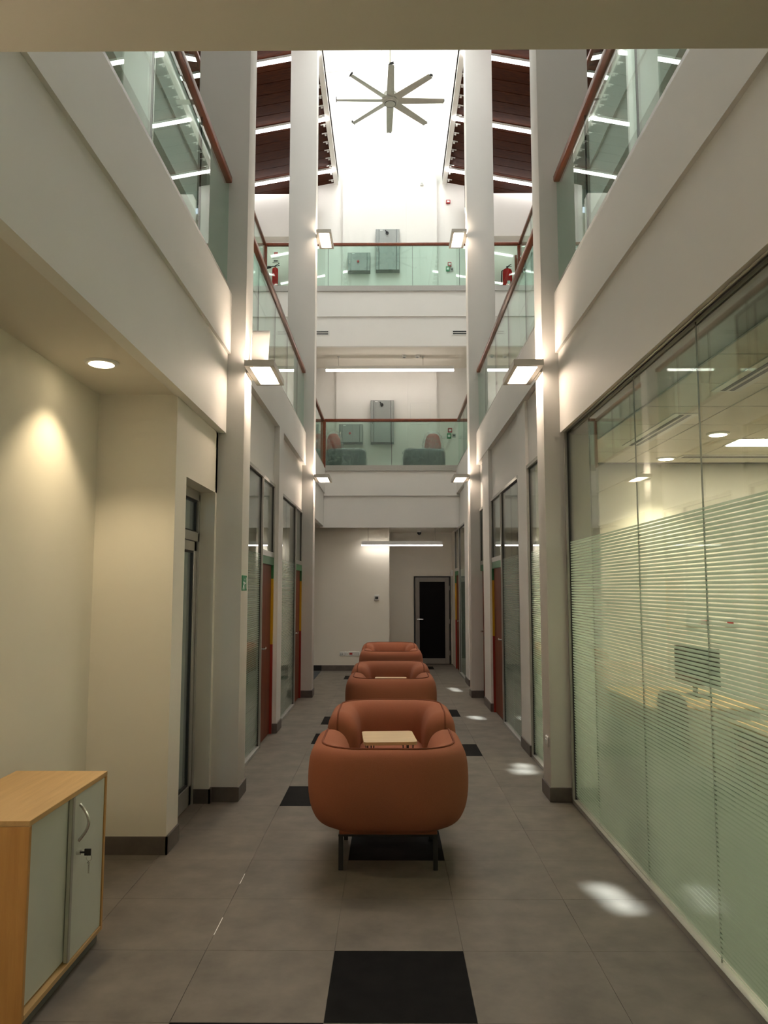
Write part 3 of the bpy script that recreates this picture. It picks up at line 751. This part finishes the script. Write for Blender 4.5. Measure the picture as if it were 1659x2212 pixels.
wall_lamp(CR, -1, YN, 3.50, 'box wall lamp on the near right column')
wall_lamp(LW, 1, .6, 2.25, 'added unseen box wall lamp on the cream wall beside the viewer')  # added out of view so its uplight warms the soffit overhead
wall_lamp(CL, 1, YF, 7.46, 'upper box wall lamp on the far left column')
wall_lamp(CR, -1, YF, 7.46, 'upper box wall lamp on the far right column')
wall_lamp(CL, 1, YF, 3.43, 'lower box wall lamp on the far left column')
wall_lamp(CR, -1, YF, 3.43, 'lower box wall lamp on the far right column')
# curved shade standing on the near left lamp
mb = MB(); yb = YN + .06; k = len(mb.v); N = 12
for th in (0, .006):
    for i in range(N + 1):
        t = i / N
        if t < .3:
            a = (t / .3) * math.pi / 2; y = yb - .09 + .09 * math.sin(a) + 0; z = 3.63 - .06 * math.sin(a) + 0
            y, z = yb - .10 + .10 * math.sin(a), 3.60 + .04 * (math.cos(a) - 1)
            y, z = yb - .10 * math.cos(a), 3.575 + .045 * (1 - math.sin(a))
        else:
            q = (t - .3) / .7; y = yb + .05 * q; z = 3.575 + .36 * q
        for j, x in enumerate((CL + .012, CL + .15 + .012 * t)): mb.v.append((x, y + th, z + th))
M1 = 2 * (N + 1)
for i in range(N):
    a = 2 * i; mb.f.append((a, a + 1, a + 3, a + 2)); mb.f.append((M1 + a, M1 + a + 2, M1 + a + 3, M1 + a + 1))
    mb.f.append((a, a + 2, M1 + a + 2, M1 + a)); mb.f.append((a + 1, M1 + a + 1, M1 + a + 3, a + 3))
mb.f.append((0, M1, M1 + 1, 1)); mb.f.append((M1 - 2, M1 - 1, 2 * M1 - 1, 2 * M1 - 2))
sh = mb.build('curved_shade', 'plastic', lamp1, smooth=True); sh['label'] = 'raised curved white shade'

# ------------------------------------------------------------------ pendant tube lights
def pendant(x0, x1, y, zb, zc, label, hang, lip=0.0):
    r = thing('pendant_light', label, 'light', ((x0 + x1) / 2, y, zb), 'linear pendant lights at the far end')
    box('housing', 'plastic', r, (x0, x1, y - .035, y + .035, zb + .04, zb + .115))
    box('diffuser', 'E_tube', r, (x0, x1, y - .03, y + .03, zb + lip, zb + .04))
    for x in hang:
        MB().cyl((x, y, zb + .115), (x, y, zc), .005, n=8).build('hanging_rod', 'steel', r)
        MB().cyl((x, y, zc - .012), (x, y, zc), .03, n=14).build('ceiling_cup', 'plastic', r)
pendant(-.575, 1.10, 15.92, 2.55, 2.955, 'short linear pendant light over the end of the ground-floor corridor', (-.44, .95), .018)
pendant(-1.40, 1.43, 16.6, 6.47, F2 + .01, 'long linear pendant light over the first-floor landing', (-1.12, .75))

# ------------------------------------------------------------------ downlights in the soffit
def downlight(x, y, z, rad, label, em, power, col, group, spot=True):
    r = thing('downlight', label, 'light', (x, y, z - .02), group)
    prof = [(rad * .78, -.012), (rad * .80, -.016), (rad, -.012), (rad * 1.08, -.002), (rad * 1.1, .0), (rad * .78, .0)]
    MB().lathe([(rad * .80, -.010), (rad * .82, -.014), (rad * 1.0, -.012), (rad * 1.1, -.002), (rad * 1.1, .0005)], (x, y, z), 28).build('trim_ring', 'plastic', r, smooth=True)
    MB().lathe([(.001, -.019), (rad * .74, -.0175), (rad * .80, -.0145)], (x, y, z), 24).build('disc', em, r, smooth=True)
    if spot:
        l = bpy.data.lights.new('downlight_beam', 'SPOT'); lo = bpy.data.objects.new('downlight_beam', l); COL.objects.link(lo)
        lo.location = (x, y, z - .03); l.energy = power; l.color = col; l.spot_size = math.radians(105); l.spot_blend = .55; l.shadow_soft_size = rad * .6
        lo.rotation_euler = (0, 0, 0)
    return r
WARM = (1.0, .80, .50)
downlight(-1.665, 4.33, 2.985, .088, 'round warm downlight in the left soffit above the low cabinet', 'E_down', 26, WARM, None)
downlight(-1.665, 1.5, 2.985, .088, 'added unseen downlight in the left soffit beside the viewer', 'E_down', 22, WARM, None)  # added out of view to light the near end of the corridor
downlight(.0, .2, 2.985, .088, 'added unseen downlight in the bridge soffit above the viewer', 'E_down', 30, WARM, None)  # also added, brightens the area under the bridge from out of view

# ------------------------------------------------------------------ ceiling fan
FX, FYc, FZ = .022, 12.6, 10.13
r = thing('ceiling_fan', 'large eight-bladed metal ceiling fan hanging in the skylight well', 'fan', (FX, FYc, FZ))
MB().lathe([(.001, -.055), (.095, -.055), (.108, -.045), (.112, -.02), (.14, -.012), (.145, .03), (.12, .06), (.115, .13), (.08, .16), (.03, .17), (.025, .3)], (FX, FYc, FZ), 28).build('hub', 'fan', r, smooth=True)
MB().lathe([(.092, -.058), (.10, -.058), (.10, -.054), (.092, -.054)], (FX, FYc, FZ), 28).build('hub_ring', 'fan_dark', r)
MB().lathe([(.001, -.062), (.088, -.060), (.090, -.054)], (FX, FYc, FZ), 28).build('hub_cap', 'fan', r, smooth=True)
MB().cyl((FX, FYc, FZ + .2), (FX, FYc, SKY_Z - .13), .018).build('down_rod', 'steel', r, smooth=True)
def blade(a):
    mb = MB(); ca, sa = math.cos(a), math.sin(a); p = math.radians(-14)
    rows = []
    for rad, ch in ((.12, .135), (.5, .12), (.93, .10)):
        k = len(mb.v)
        for u, t in ((-.5, 0), (-.2, .006), (.3, .004), (.5, 0), (.3, -.003), (-.2, -.005)):
            w_, h = u * ch, t
            y = w_ * math.cos(p); z = w_ * math.sin(p) + h
            mb.v.append((FX + rad * ca - y * sa, FYc + rad * sa + y * ca, FZ + .005 + z))
        rows.append(list(range(k, k + 6)))
    for A, B in zip(rows[:-1], rows[1:]):
        for i in range(6): j = (i + 1) % 6; mb.f.append((A[i], A[j], B[j], B[i]))
    mb.f.append(tuple(rows[0])); mb.f.append(tuple(rows[-1][::-1]))
    b = mb.build('blade', 'fan', r, smooth=True)
    tip = MB(); q = [(-.042, -.004), (.042, .008), (.036, .05), (-.02, .03)]
    pts = [(FX + .93 * ca - u * sa, FYc + .93 * sa + u * ca, FZ + .002 + v_) for u, v_ in q]
    tip.prism(pts, (ca * .012, sa * .012, 0)).build('winglet', 'fan_dark', b)
for i in range(8): blade(math.radians(45 * i + 1))
gz = FZ + .62
wires = MB()
for p1 in ((WELL_L, 13.6, FZ + 1.25), (WELL_R, 13.4, FZ + 1.2), (WELL_L, 11.9, 12.9), (WELL_R, 11.9, 12.9)):
    MB().cyl((FX, FYc, gz), p1, .004, n=6).build('guy_wire', 'steel', r)
MB().lathe([(.02, -.02), (.035, -.02), (.035, .02), (.02, .02)], (FX, FYc, gz), 14).build('wire_collar', 'steel', r)

# ------------------------------------------------------------------ grey electrical enclosures
def enclosure(x0, x1, z0, z1, y, label, knob, group='grey electrical enclosures'):
    r = thing('electrical_panel', label, 'electrical panel', ((x0 + x1) / 2, y, z0), group)
    d = .16
    box('body', 'panelgrey2', r, (x0, x1, y - d + .02, y, z0, z1), .006, 2)
    e = .07
    box('side_trim', 'panelgrey', r, (x0 + .004, x0 + e, y - d, y - d + .02, z0 + .02, z1 - .012), .006, 1)
    box('side_trim', 'panelgrey', r, (x1 - e, x1 - .004, y - d, y - d + .02, z0 + .02, z1 - .012), .006, 1)
    box('door', 'panelgrey', r, (x0 + e + .006, x1 - e - .006, y - d - .004, y - d + .02, z0 + .02, z1 - .012), .005, 1)
    xm = (x0 + x1) / 2
    if knob == 'rotary':
        zk = z1 - .11
        MB().cyl((xm - .01, y - d - .004, zk), (xm - .01, y - d - .03, zk), .035).build('switch_base', 'blackp', r, smooth=True)
        MB().tube([(xm - .01, y - d - .035, zk), (xm - .055, y - d - .035, zk + .06)], .012).build('switch_lever', 'blackp', r)
    else:
        MB().cyl((xm - .02, y - d - .004, (z0 + z1) / 2), (xm - .02, y - d - .03, (z0 + z1) / 2), .025).build('push_button', 'sig_red', r, smooth=True)
    zl = (z0 + z1) / 2
    box('latch', 'steel', r, (x0 + .03, x0 + .055, y - d - .02, y - d, zl - .05, zl + .04), .005, 1)
    box('marking', 'sig_white', r, (x0 + e + .03, x0 + e + .09, y - d - .0055, y - d - .004, z1 - .045, z1 - .028))
YS = BW - .14
k = YS / 17.5
def ex(x): return x * k
def ez(z): return 1.68 + (z - 1.68) * k
enclosure(ex(-1.155), ex(-.607), ez(4.999), ez(5.445), YS, 'small grey electrical panel with red button on the first-floor landing', 'push')
enclosure(ex(-.427), ex(.109), ez(4.998), ez(6.002), YS, 'tall grey electrical panel with black switch on the first-floor landing', 'rotary')
enclosure(ex(-.970), ex(-.443), ez(9.079), ez(9.547), YS, 'small grey electrical panel behind the second-floor bridge glass', 'push')
enclosure(ex(-.313), ex(.246), ez(9.10), ez(10.116), YS, 'tall grey electrical panel rising above the second-floor handrail', 'rotary')
r = thing('access_hatch', 'flush white access hatch in the first-floor shaft', 'hatch', (.74, BW - .18, 5.3))
box('frame', 'plastic', r, (.48, .94, BW - .184, BW - .18, 5.42, 5.93)); box('door', 'white', r, (.49, .93, BW - .187, BW - .184, 5.43, 5.92), .001, 1)

# ------------------------------------------------------------------ alarm points, signs, plates
def device(name, cat, label, x, y, z, w_, h, d, mat, face=None, normal='-y', group=None):
    r = thing(name, label, cat, (x, y, z - h / 2), group)
    if normal == '-y':
        box('housing', mat, r, (x - w_ / 2, x + w_ / 2, y - d, y, z - h / 2, z + h / 2), min(w_, h) * .06, 1)
        if face: box('face', face, r, (x - w_ * .3, x + w_ * .3, y - d - .003, y - d, z - h * .25, z + h * .2))
    elif normal == '-x':
        box('housing', mat, r, (x - d, x, y - w_ / 2, y + w_ / 2, z - h / 2, z + h / 2), min(w_, h) * .06, 1)
        if face: box('face', face, r, (x - d - .003, x - d, y - w_ * .3, y + w_ * .3, z - h * .25, z + h * .2))
    return r
device('fire_call_point', 'alarm', 'red fire alarm point on the first-floor landing wall', 1.404, BW, 5.322, .095, .1, .05, 'sig_red', 'sig_white')
device('door_release', 'alarm', 'green emergency release point on the first-floor landing wall', 1.38, BW, 5.19, .095, .12, .05, 'sig_green', 'sig_white')
device('key_switch', 'switch', 'small grey key switch beside the first-floor green release point', 1.50, BW, 5.20, .075, .085, .03, 'panelgrey', 'slot')
device('light_switch', 'switch', 'white light switch plate on the first-floor landing wall', 1.16, BW, 5.17, .085, .085, .012, 'plastic', 'sig_white')
device('light_switch', 'switch', 'second white switch plate on the first-floor landing wall', 1.255, BW, 5.17, .085, .085, .012, 'plastic', 'sig_white')
device('fire_call_point', 'alarm', 'red fire alarm point on the second-floor wall', 1.427, BW, 9.30, .085, .1, .05, 'sig_red', 'sig_white')
device('door_release', 'alarm', 'green emergency release point on the second-floor wall', 1.385, BW, 9.19, .09, .11, .05, 'sig_green', 'sig_white')
device('key_switch', 'switch', 'small grey key switch beside the second-floor green release point', 1.48, BW, 9.18, .07, .08, .03, 'panelgrey', 'slot')
device('alarm_sounder', 'alarm', 'small red and white alarm sounder high on the second-floor wall', 1.408, BW, 10.847, .10, .085, .05, 'sig_red', 'sig_white')
device('wall_sensor', 'sensor', 'small white sensor high on the second-floor shaft', .775, BW - .18, 11.21, .08, .08, .03, 'plastic', 'panelgrey')
device('thermostat', 'thermostat', 'small white thermostat on the cream end wall', -.262, 16.1, 1.497, .105, .12, .025, 'plastic', 'slot')
for i, (x, lab) in enumerate(((-.985, 'leftmost white socket plate low on the cream end wall'), (-.895, 'second white socket plate low on the cream end wall'))):
    o = device('wall_socket', 'socket', lab, x, 16.1, .345, .08, .085, .012, 'plastic', None, '-y', 'sockets on the end wall')
    for dx in (-.018, .018): box('pin_hole', 'slot', o, (x + dx - .006, x + dx + .006, 16.086, 16.0885, .33, .35))
o = device('socket_strip', 'socket', 'wide white socket plate with red socket behind the farthest armchair', -.73, 16.1, .345, .23, .09, .012, 'plastic')
box('red_socket', 'sig_red', o, (-.825, -.765, 16.084, 16.089, .325, .365)); 
for dx in (-.71, -.67, -.64): box('pin_hole', 'slot', o, (dx - .005, dx + .005, 16.086, 16.0885, .33, .35))
device('wall_sounder', 'sensor', 'small white box on the wall above the dark end door', 1.42, 17.2, 2.03, .09, .13, .05, 'plastic', 'panelgrey', '-x')
o = device('switch_plate', 'switch', 'white switch plate low on the near right column', CR, NY0 + .10, .45, .085, .085, .012, 'plastic', 'sig_white', '-x')
device('wall_switch', 'switch', 'small white switch on the office end wall behind the narrow glass strip', 1.80, 7.82, 1.33, .10, .06, .012, 'plastic', 'panelgrey')
# security camera under the end soffit
r = thing('security_camera', 'small black dome camera on the end soffit', 'camera', (.66, 16.9, 2.955))
MB().lathe([(.05, 0), (.055, -.02), (.05, -.035)], (.66, 16.9, 2.955), 18).build('mount', 'plastic', r, smooth=True)
MB().lathe([(.048, -.036), (.045, -.06), (.03, -.085), (.005, -.095)], (.66, 16.9, 2.955), 18).build('dome', 'blackp', r, smooth=True)
for i, (x, lab) in enumerate(((.33, 'small white smoke detector on the landing ceiling'), (.62, 'second white smoke detector on the landing ceiling'))):
    r = thing('smoke_detector', lab, 'smoke detector', (x, 16.5, F2), 'smoke detectors on the landing ceiling')
    MB().lathe([(.05, .01), (.055, -.012), (.045, -.035)], (x, 16.5, F2), 16).build('housing', 'plastic', r, smooth=True)
    MB().lathe([(.03, -.0355), (.025, -.05), (.01, -.052)], (x, 16.5, F2), 16).build('chamber', 'panelgrey', r, smooth=True)
# green exit sign on the near left column
r = thing('exit_sign', 'green and white emergency exit sign on the near left column', 'sign', (CL, 6.39, 1.66))
box('plate', 'sig_green', r, (CL, CL + .006, 6.315, 6.515, 1.665, 1.79))
pic = MB()
pic.box(CL + .006, CL + .0068, 6.475, 6.495, 1.68, 1.775)
pic.build('door_symbol', 'sig_white', r)
pic = MB().tube([(CL + .0068, 6.40, 1.735), (CL + .0068, 6.375, 1.71)], .004, 6).tube([(CL + .0068, 6.375, 1.71), (CL + .0068, 6.345, 1.69), (CL + .0068, 6.335, 1.675)], .0035, 6).tube([(CL + .0068, 6.375, 1.71), (CL + .0068, 6.40, 1.695), (CL + .0068, 6.395, 1.675)], .0035, 6)
pic.tube([(CL + .0068, 6.40, 1.735), (CL + .0068, 6.37, 1.74), (CL + .0068, 6.355, 1.725)], .003, 6).tube([(CL + .0068, 6.40, 1.735), (CL + .0068, 6.425, 1.72), (CL + .0068, 6.445, 1.73)], .003, 6).cyl((CL + .006, 6.415, 1.757), (CL + .0072, 6.415, 1.757), .009)
pic.build('running_figure', 'sig_white', r)
# air slots in the second-floor fascia
def slot_vent(x0, x1, z, label):
    r = thing('air_vent', label, 'vent', ((x0 + x1) / 2, BR + .025, z), 'slot vents in the second-floor fascia')
    y = BR + .025
    box('frame', 'plastic', r, (x0 - .03, x1 + .03, y - .008, y, z - .055, z + .055))
    for dz in (-.02, .025): box('slot', 'slot', r, (x0, x1, y - .011, y - .008, z + dz - .012, z + dz + .012))
slot_vent(-2.36, -1.29, 7.075, 'two-slot air vent on the far fascia behind the left column')
slot_vent(1.35, 2.42, 7.075, 'two-slot air vent on the far fascia behind the right column')

# ------------------------------------------------------------------ fire extinguishers on the second floor
def extinguisher(x, y, z, rad, h, label, horn):
    r = thing('fire_extinguisher', label, 'fire extinguisher', (x, y, z), 'fire extinguishers on the second floor')
    MB().lathe([(rad * .9, 0), (rad, .02), (rad, h - rad * .9), (rad * .85, h - rad * .4), (rad * .45, h - .02), (rad * .25, h)], (x, y, z), 20).build('cylinder', 'ext_red', r, smooth=True)
    box('wall_bracket', 'blackp', r, (x - .02, x + .02, y + rad * .7, 18.7, z + h * .6, z + h * .7))
    MB().cyl((x, y, z + h), (x, y, z + h + .05), rad * .2).build('valve', 'blackp', r)
    MB().tube([(x, y, z + h + .04), (x + .10, y - .01, z + h + .10)], .011).tube([(x, y, z + h + .03), (x + .11, y - .01, z + h + .05)], .009).build('lever', 'blackp', r)
    if horn:
        MB().tube([(x, y, z + h + .02), (x - .06, y, z + h + .03), (x - .11, y, z + h + .01)], .014).cyl((x - .10, y, z + h + .01), (x - .22, y, z + h - .0), .025, .045).build('horn', 'blackp', r, smooth=True)
    else:
        MB().tube([(x - .02, y, z + h), (x - rad - .02, y, z + h - .08), (x - rad - .03, y, z + .2), (x - rad - .02, y, z + .05)], .014).build('hose', 'blackp', r, smooth=True)
        box('label_patch', 'sig_white', r, (x - .02, x + .05, y - rad - .003, y - rad + .02, z + .05, z + .13))
extinguisher(-2.84, 18.45, 9.06, .075, .60, 'slim red fire extinguisher with horn behind the left opening', True)
extinguisher(2.94, 18.45, 9.12, .12, .50, 'stout red fire extinguisher behind the right opening', False)
device('wall_bracket_sign', 'sign', 'red and white fire notice above the slim extinguisher', -2.865, 18.7, 10.12, .17, .22, .01, 'sig_white', 'sig_red')
device('call_plate', 'switch', 'dark switch plate above the slim extinguisher', -2.865, 18.7, 9.93, .17, .08, .02, 'plastic', 'slot')
r = thing('landing_light', 'flat white ceiling light behind the right second-floor opening', 'light', (2.9, 18.1, 10.46)); box('housing', 'plastic', r, (2.45, 3.4, 17.95, 18.25, 10.47, 10.5)); box('diffuser', 'E_tube', r, (2.5, 3.35, 18.0, 18.2, 10.462, 10.47))
r = thing('landing_light', 'flat white ceiling light behind the left second-floor opening', 'light', (-2.8, 18.1, 10.46)); box('housing', 'plastic', r, (-3.3, -2.35, 17.95, 18.25, 10.47, 10.5)); box('diffuser', 'E_tube', r, (-3.25, -2.4, 18.0, 18.2, 10.462, 10.47))
DN[0] += 1
r = thing('door_%d' % DN[0], 'brown timber door behind the right second-floor opening', 'door', (3.55, 18.7, 8.0), None, 'structure')
box('leaf', 'door', r, (3.25, 4.05, 18.66, 18.7, 8.0, 9.98)); box('frame', 'rail', r, (3.17, 3.25, 18.64, 18.7, 7.98, 10.05)); box('frame', 'rail', r, (4.05, 4.13, 18.64, 18.7, 7.98, 10.05))

# ------------------------------------------------------------------ plastic-wrapped lounge chairs on the first-floor landing
def blob(mb, x0, x1, y0, y1, z0, z1, e=4.0, n=16, m=10, wob=0.0, taper=0.0, seed=0):
    rnd = random.Random(seed); k = len(mb.v)
    cx, cy, cz = (x0 + x1) / 2, (y0 + y1) / 2, (z0 + z1) / 2
    def sg(v, p): return math.copysign(abs(v) ** p, v)
    for j in range(m + 1):
        ph = -math.pi / 2 + math.pi * j / m
        for i in range(n):
            th = 2 * math.pi * i / n
            q = 1 + wob * (rnd.random() - .5) if 0 < j < m else 1
            a = sg(math.cos(ph), 2 / e); zz = sg(math.sin(ph), 2 / e)
            tp = 1 - taper * (zz + 1) / 2
            mb.v.append((cx + (x1 - x0) / 2 * a * sg(math.cos(th), 2 / e) * q * tp, cy + (y1 - y0) / 2 * a * sg(math.sin(th), 2 / e) * q * tp, cz + (z1 - z0) / 2 * zz * (1 + (q - 1) * .5)))
    for j in range(m):
        for i in range(n):
            q = (i + 1) % n; mb.f.append((k + j*n + i, k + j*n + q, k + (j+1)*n + q, k + (j+1)*n + i))
    return mb
def wrapped_chair(xs, xb, y, z, label, seed):
    r = thing('lounge_chair', label, 'chair', ((xs[0] + xs[1]) / 2, y, z), 'wrapped lounge chairs on the first-floor landing')
    blob(MB(), xs[0], xs[1], y - .35, y + .35, z + .02, z + .58, 7).build('seat', 'seatgrey', r, smooth=True)
    blob(MB(), xb[0], xb[1], y - .30, y + .30, z + .45, z + .95, 3, taper=.3).build('backrest', 'backred', r, smooth=True)
    blob(MB(), xs[0] - .02, xs[1] + .02, y - .38, y + .38, z + .03, z + .60, 6, 30, 16, .07, seed=seed).build('plastic_wrap', 'film_wrap', r)
    blob(MB(), xb[0] - .05, xb[1] + .05, y - .34, y + .34, z + .40, z + 1.0, 3, 22, 14, .22, .3, seed + 1).build('plastic_wrap', 'film_wrap', r)
wrapped_chair((-1.37, -.50), (-1.40, -1.02), 16.55, 4.1, 'salmon-backed lounge chair in plastic wrap at the left of the landing', 3)
wrapped_chair((.30, 1.20), (.74, 1.16), 16.55, 4.1, 'salmon-backed lounge chair in plastic wrap at the right of the landing', 9)

# ------------------------------------------------------------------ the bright glass office on the right
oc = struct('ceiling_office', 'plinth', (1.50, 5.2, -2.6, 7.82, 2.955, 2.975), 'white tiled suspended ceiling inside the glass office')
cm = MB().box(.005, .595, .005, .595, -.012, 0).mesh('ceiling_tile', Vector((.3, .3, 0)), .002, 1); cm.materials.append(M['ceil'])
for i in range(7):
    for j in range(14):
        x, y = 1.175 + .6 * i, 7.66 - .6 * (j + 1)
        if x < 1.5 or x > 4.7: continue
        o = bpy.data.objects.new('ceiling_tile', cm); COL.objects.link(o); o.parent = oc
        o.location = Vector((x + .3, y + .3, 2.955)) - oc.location
CZ = 2.943
def office_slot(x0, x1, y0, y1, label):
    r = thing('ceiling_vent', label, 'vent', ((x0 + x1) / 2, (y0 + y1) / 2, CZ - .01), 'slot vents in the office ceiling')
    box('frame', 'plastic', r, (x0, x1, y0, y1, CZ - .008, CZ))
    if y1 - y0 > x1 - x0:
        for u in (.28, .58): a = x0 + (x1 - x0) * u; box('slot', 'slot', r, (a, a + (x1 - x0) * .16, y0 + .03, y1 - .03, CZ - .0095, CZ - .008))
    else:
        for u in (.28, .58): a = y0 + (y1 - y0) * u; box('slot', 'slot', r, (x0 + .03, x1 - .03, a, a + (y1 - y0) * .16, CZ - .0095, CZ - .008))
office_slot(2.06, 2.24, 5.46, 6.72, 'slotted air vent in the office ceiling beside the small downlight')
office_slot(2.06, 2.24, 3.55, 4.84, 'nearer slotted air vent in the office ceiling')
office_slot(2.78, 4.2, 7.2, 7.38, 'slotted air vent across the far end of the office ceiling')
downlight(2.685, 6.2, CZ, .085, 'round downlight beside the flat light panel in the office ceiling', 'E_office', 58, (1, .85, .6), 'office downlights')
downlight(2.685, 7.385, CZ, .085, 'farther round downlight in the office ceiling near the end wall', 'E_office', 58, (1, .85, .6), 'office downlights')
for x, y, lab in ((2.975, 6.42, 'flat rectangular light panel in the office ceiling seen through glass'), (2.975, 3.4, 'added flat light panel in the nearer part of the office ceiling'), (2.975, .4, 'added flat light panel in the office ceiling beside the viewer')):  # panels after the first are added to light the office
    r = thing('ceiling_light', lab, 'light', (x + .6, y + .15, CZ), 'flat light panels in the office ceiling')
    box('frame', 'plastic', r, (x - .02, x + 1.22, y - .02, y + .32, CZ - .006, CZ)); box('diffuser', 'E_panel', r, (x, x + 1.2, y, y + .3, CZ - .011, CZ - .006))
def desk(x0, x1, y0, y1, label, screens):
    r = thing('office_desk', label, 'desk', ((x0 + x1) / 2, (y0 + y1) / 2, 0), 'oak desks in the glass office')
    box('desk_top', 'ply', r, (x0, x1, y0, y1, .705, .73), .003, 1)
    box('side_panel', 'deskwhite', r, (x0 + .02, x1 - .02, y0 + .02, y0 + .045, .1, .705)); box('side_panel', 'deskwhite', r, (x0 + .02, x1 - .02, y1 - .045, y1 - .02, .1, .705))
    for x in (x0 + .05, x1 - .05):
        for y in (y0 + .06, y1 - .06): box('leg', 'alu', r, (x - .02, x + .02, y - .02, y + .02, 0, .70))
desk(2.1, 3.0, 6.3, 7.65, 'oak desk at the far end of the office, by the end wall', 1)
desk(2.45, 3.3, 4.2, 5.7, 'nearer oak desk in the office behind the striped glass', 1)
def monitor(x, y, z, rz, label):
    r = thing('computer_monitor', label, 'monitor', (x, y, z), 'black monitors on the office desks')
    for nm, mt, b in (('screen', 'blackp', (-.27, .27, -.015, .015, .10, .43)), ('stand', 'blackp', (-.025, .025, .015, .035, .01, .2)), ('foot', 'blackp', (-.12, .12, -.08, .08, 0, .012))):
        o = MB().box(*b); me = o.mesh(nm, bevel=.003, seg=1); me.materials.append(M[mt]); ob = bpy.data.objects.new(nm, me); COL.objects.link(ob); ob.parent = r
    r.rotation_euler = (0, 0, rz)
monitor(2.92, 5.1, .73, math.radians(75), 'black monitor on the nearer office desk')
monitor(2.75, 7.0, .73, math.radians(110), 'black monitor on the far office desk')
def office_chair(x, y, rz, label):
    r = thing('office_chair', label, 'chair', (0, 0, 0), 'black office chairs')
    blob(MB(), -.24, .24, -.24, .24, .42, .52, 5).build('seat', 'mesh', r, smooth=True)
    blob(MB(), -.22, .22, .20, .27, .56, 1.02, 5).build('backrest', 'mesh', r, smooth=True)
    MB().cyl((0, 0, .08), (0, 0, .43), .03).build('gas_lift', 'blackp', r)
    MB().box(-.03, .03, .18, .24, .44, .62).build('back_support', 'blackp', r)
    for i in range(5):
        t = 2 * math.pi * i / 5
        MB().tube([(0, 0, .09), (.28 * math.cos(t), .28 * math.sin(t), .06)], .02).cyl((.28 * math.cos(t), .28 * math.sin(t), 0), (.28 * math.cos(t), .28 * math.sin(t), .06), .025).build('base_arm', 'blackp', r)
    r.location = (x, y, 0); r.rotation_euler = (0, 0, rz)
office_chair(2.05, 5.05, math.radians(90), 'black office chair at the nearer desk behind the striped glass')
office_chair(1.80, 6.9, math.radians(90), 'black office chair at the far office desk')
r = thing('socket_trunking', 'row of outlined sockets with red inserts on the office end wall', 'socket', (3.25, 7.82, 1.3))
for i in range(4): box('socket_plate', 'plastic', r, (2.98 + .13 * i, 3.09 + .13 * i, 7.805, 7.82, 1.30, 1.39), .004, 1)
for i in (1, 3): box('red_socket', 'sig_red', r, (3.0 + .13 * i, 3.06 + .13 * i, 7.801, 7.806, 1.33, 1.365))
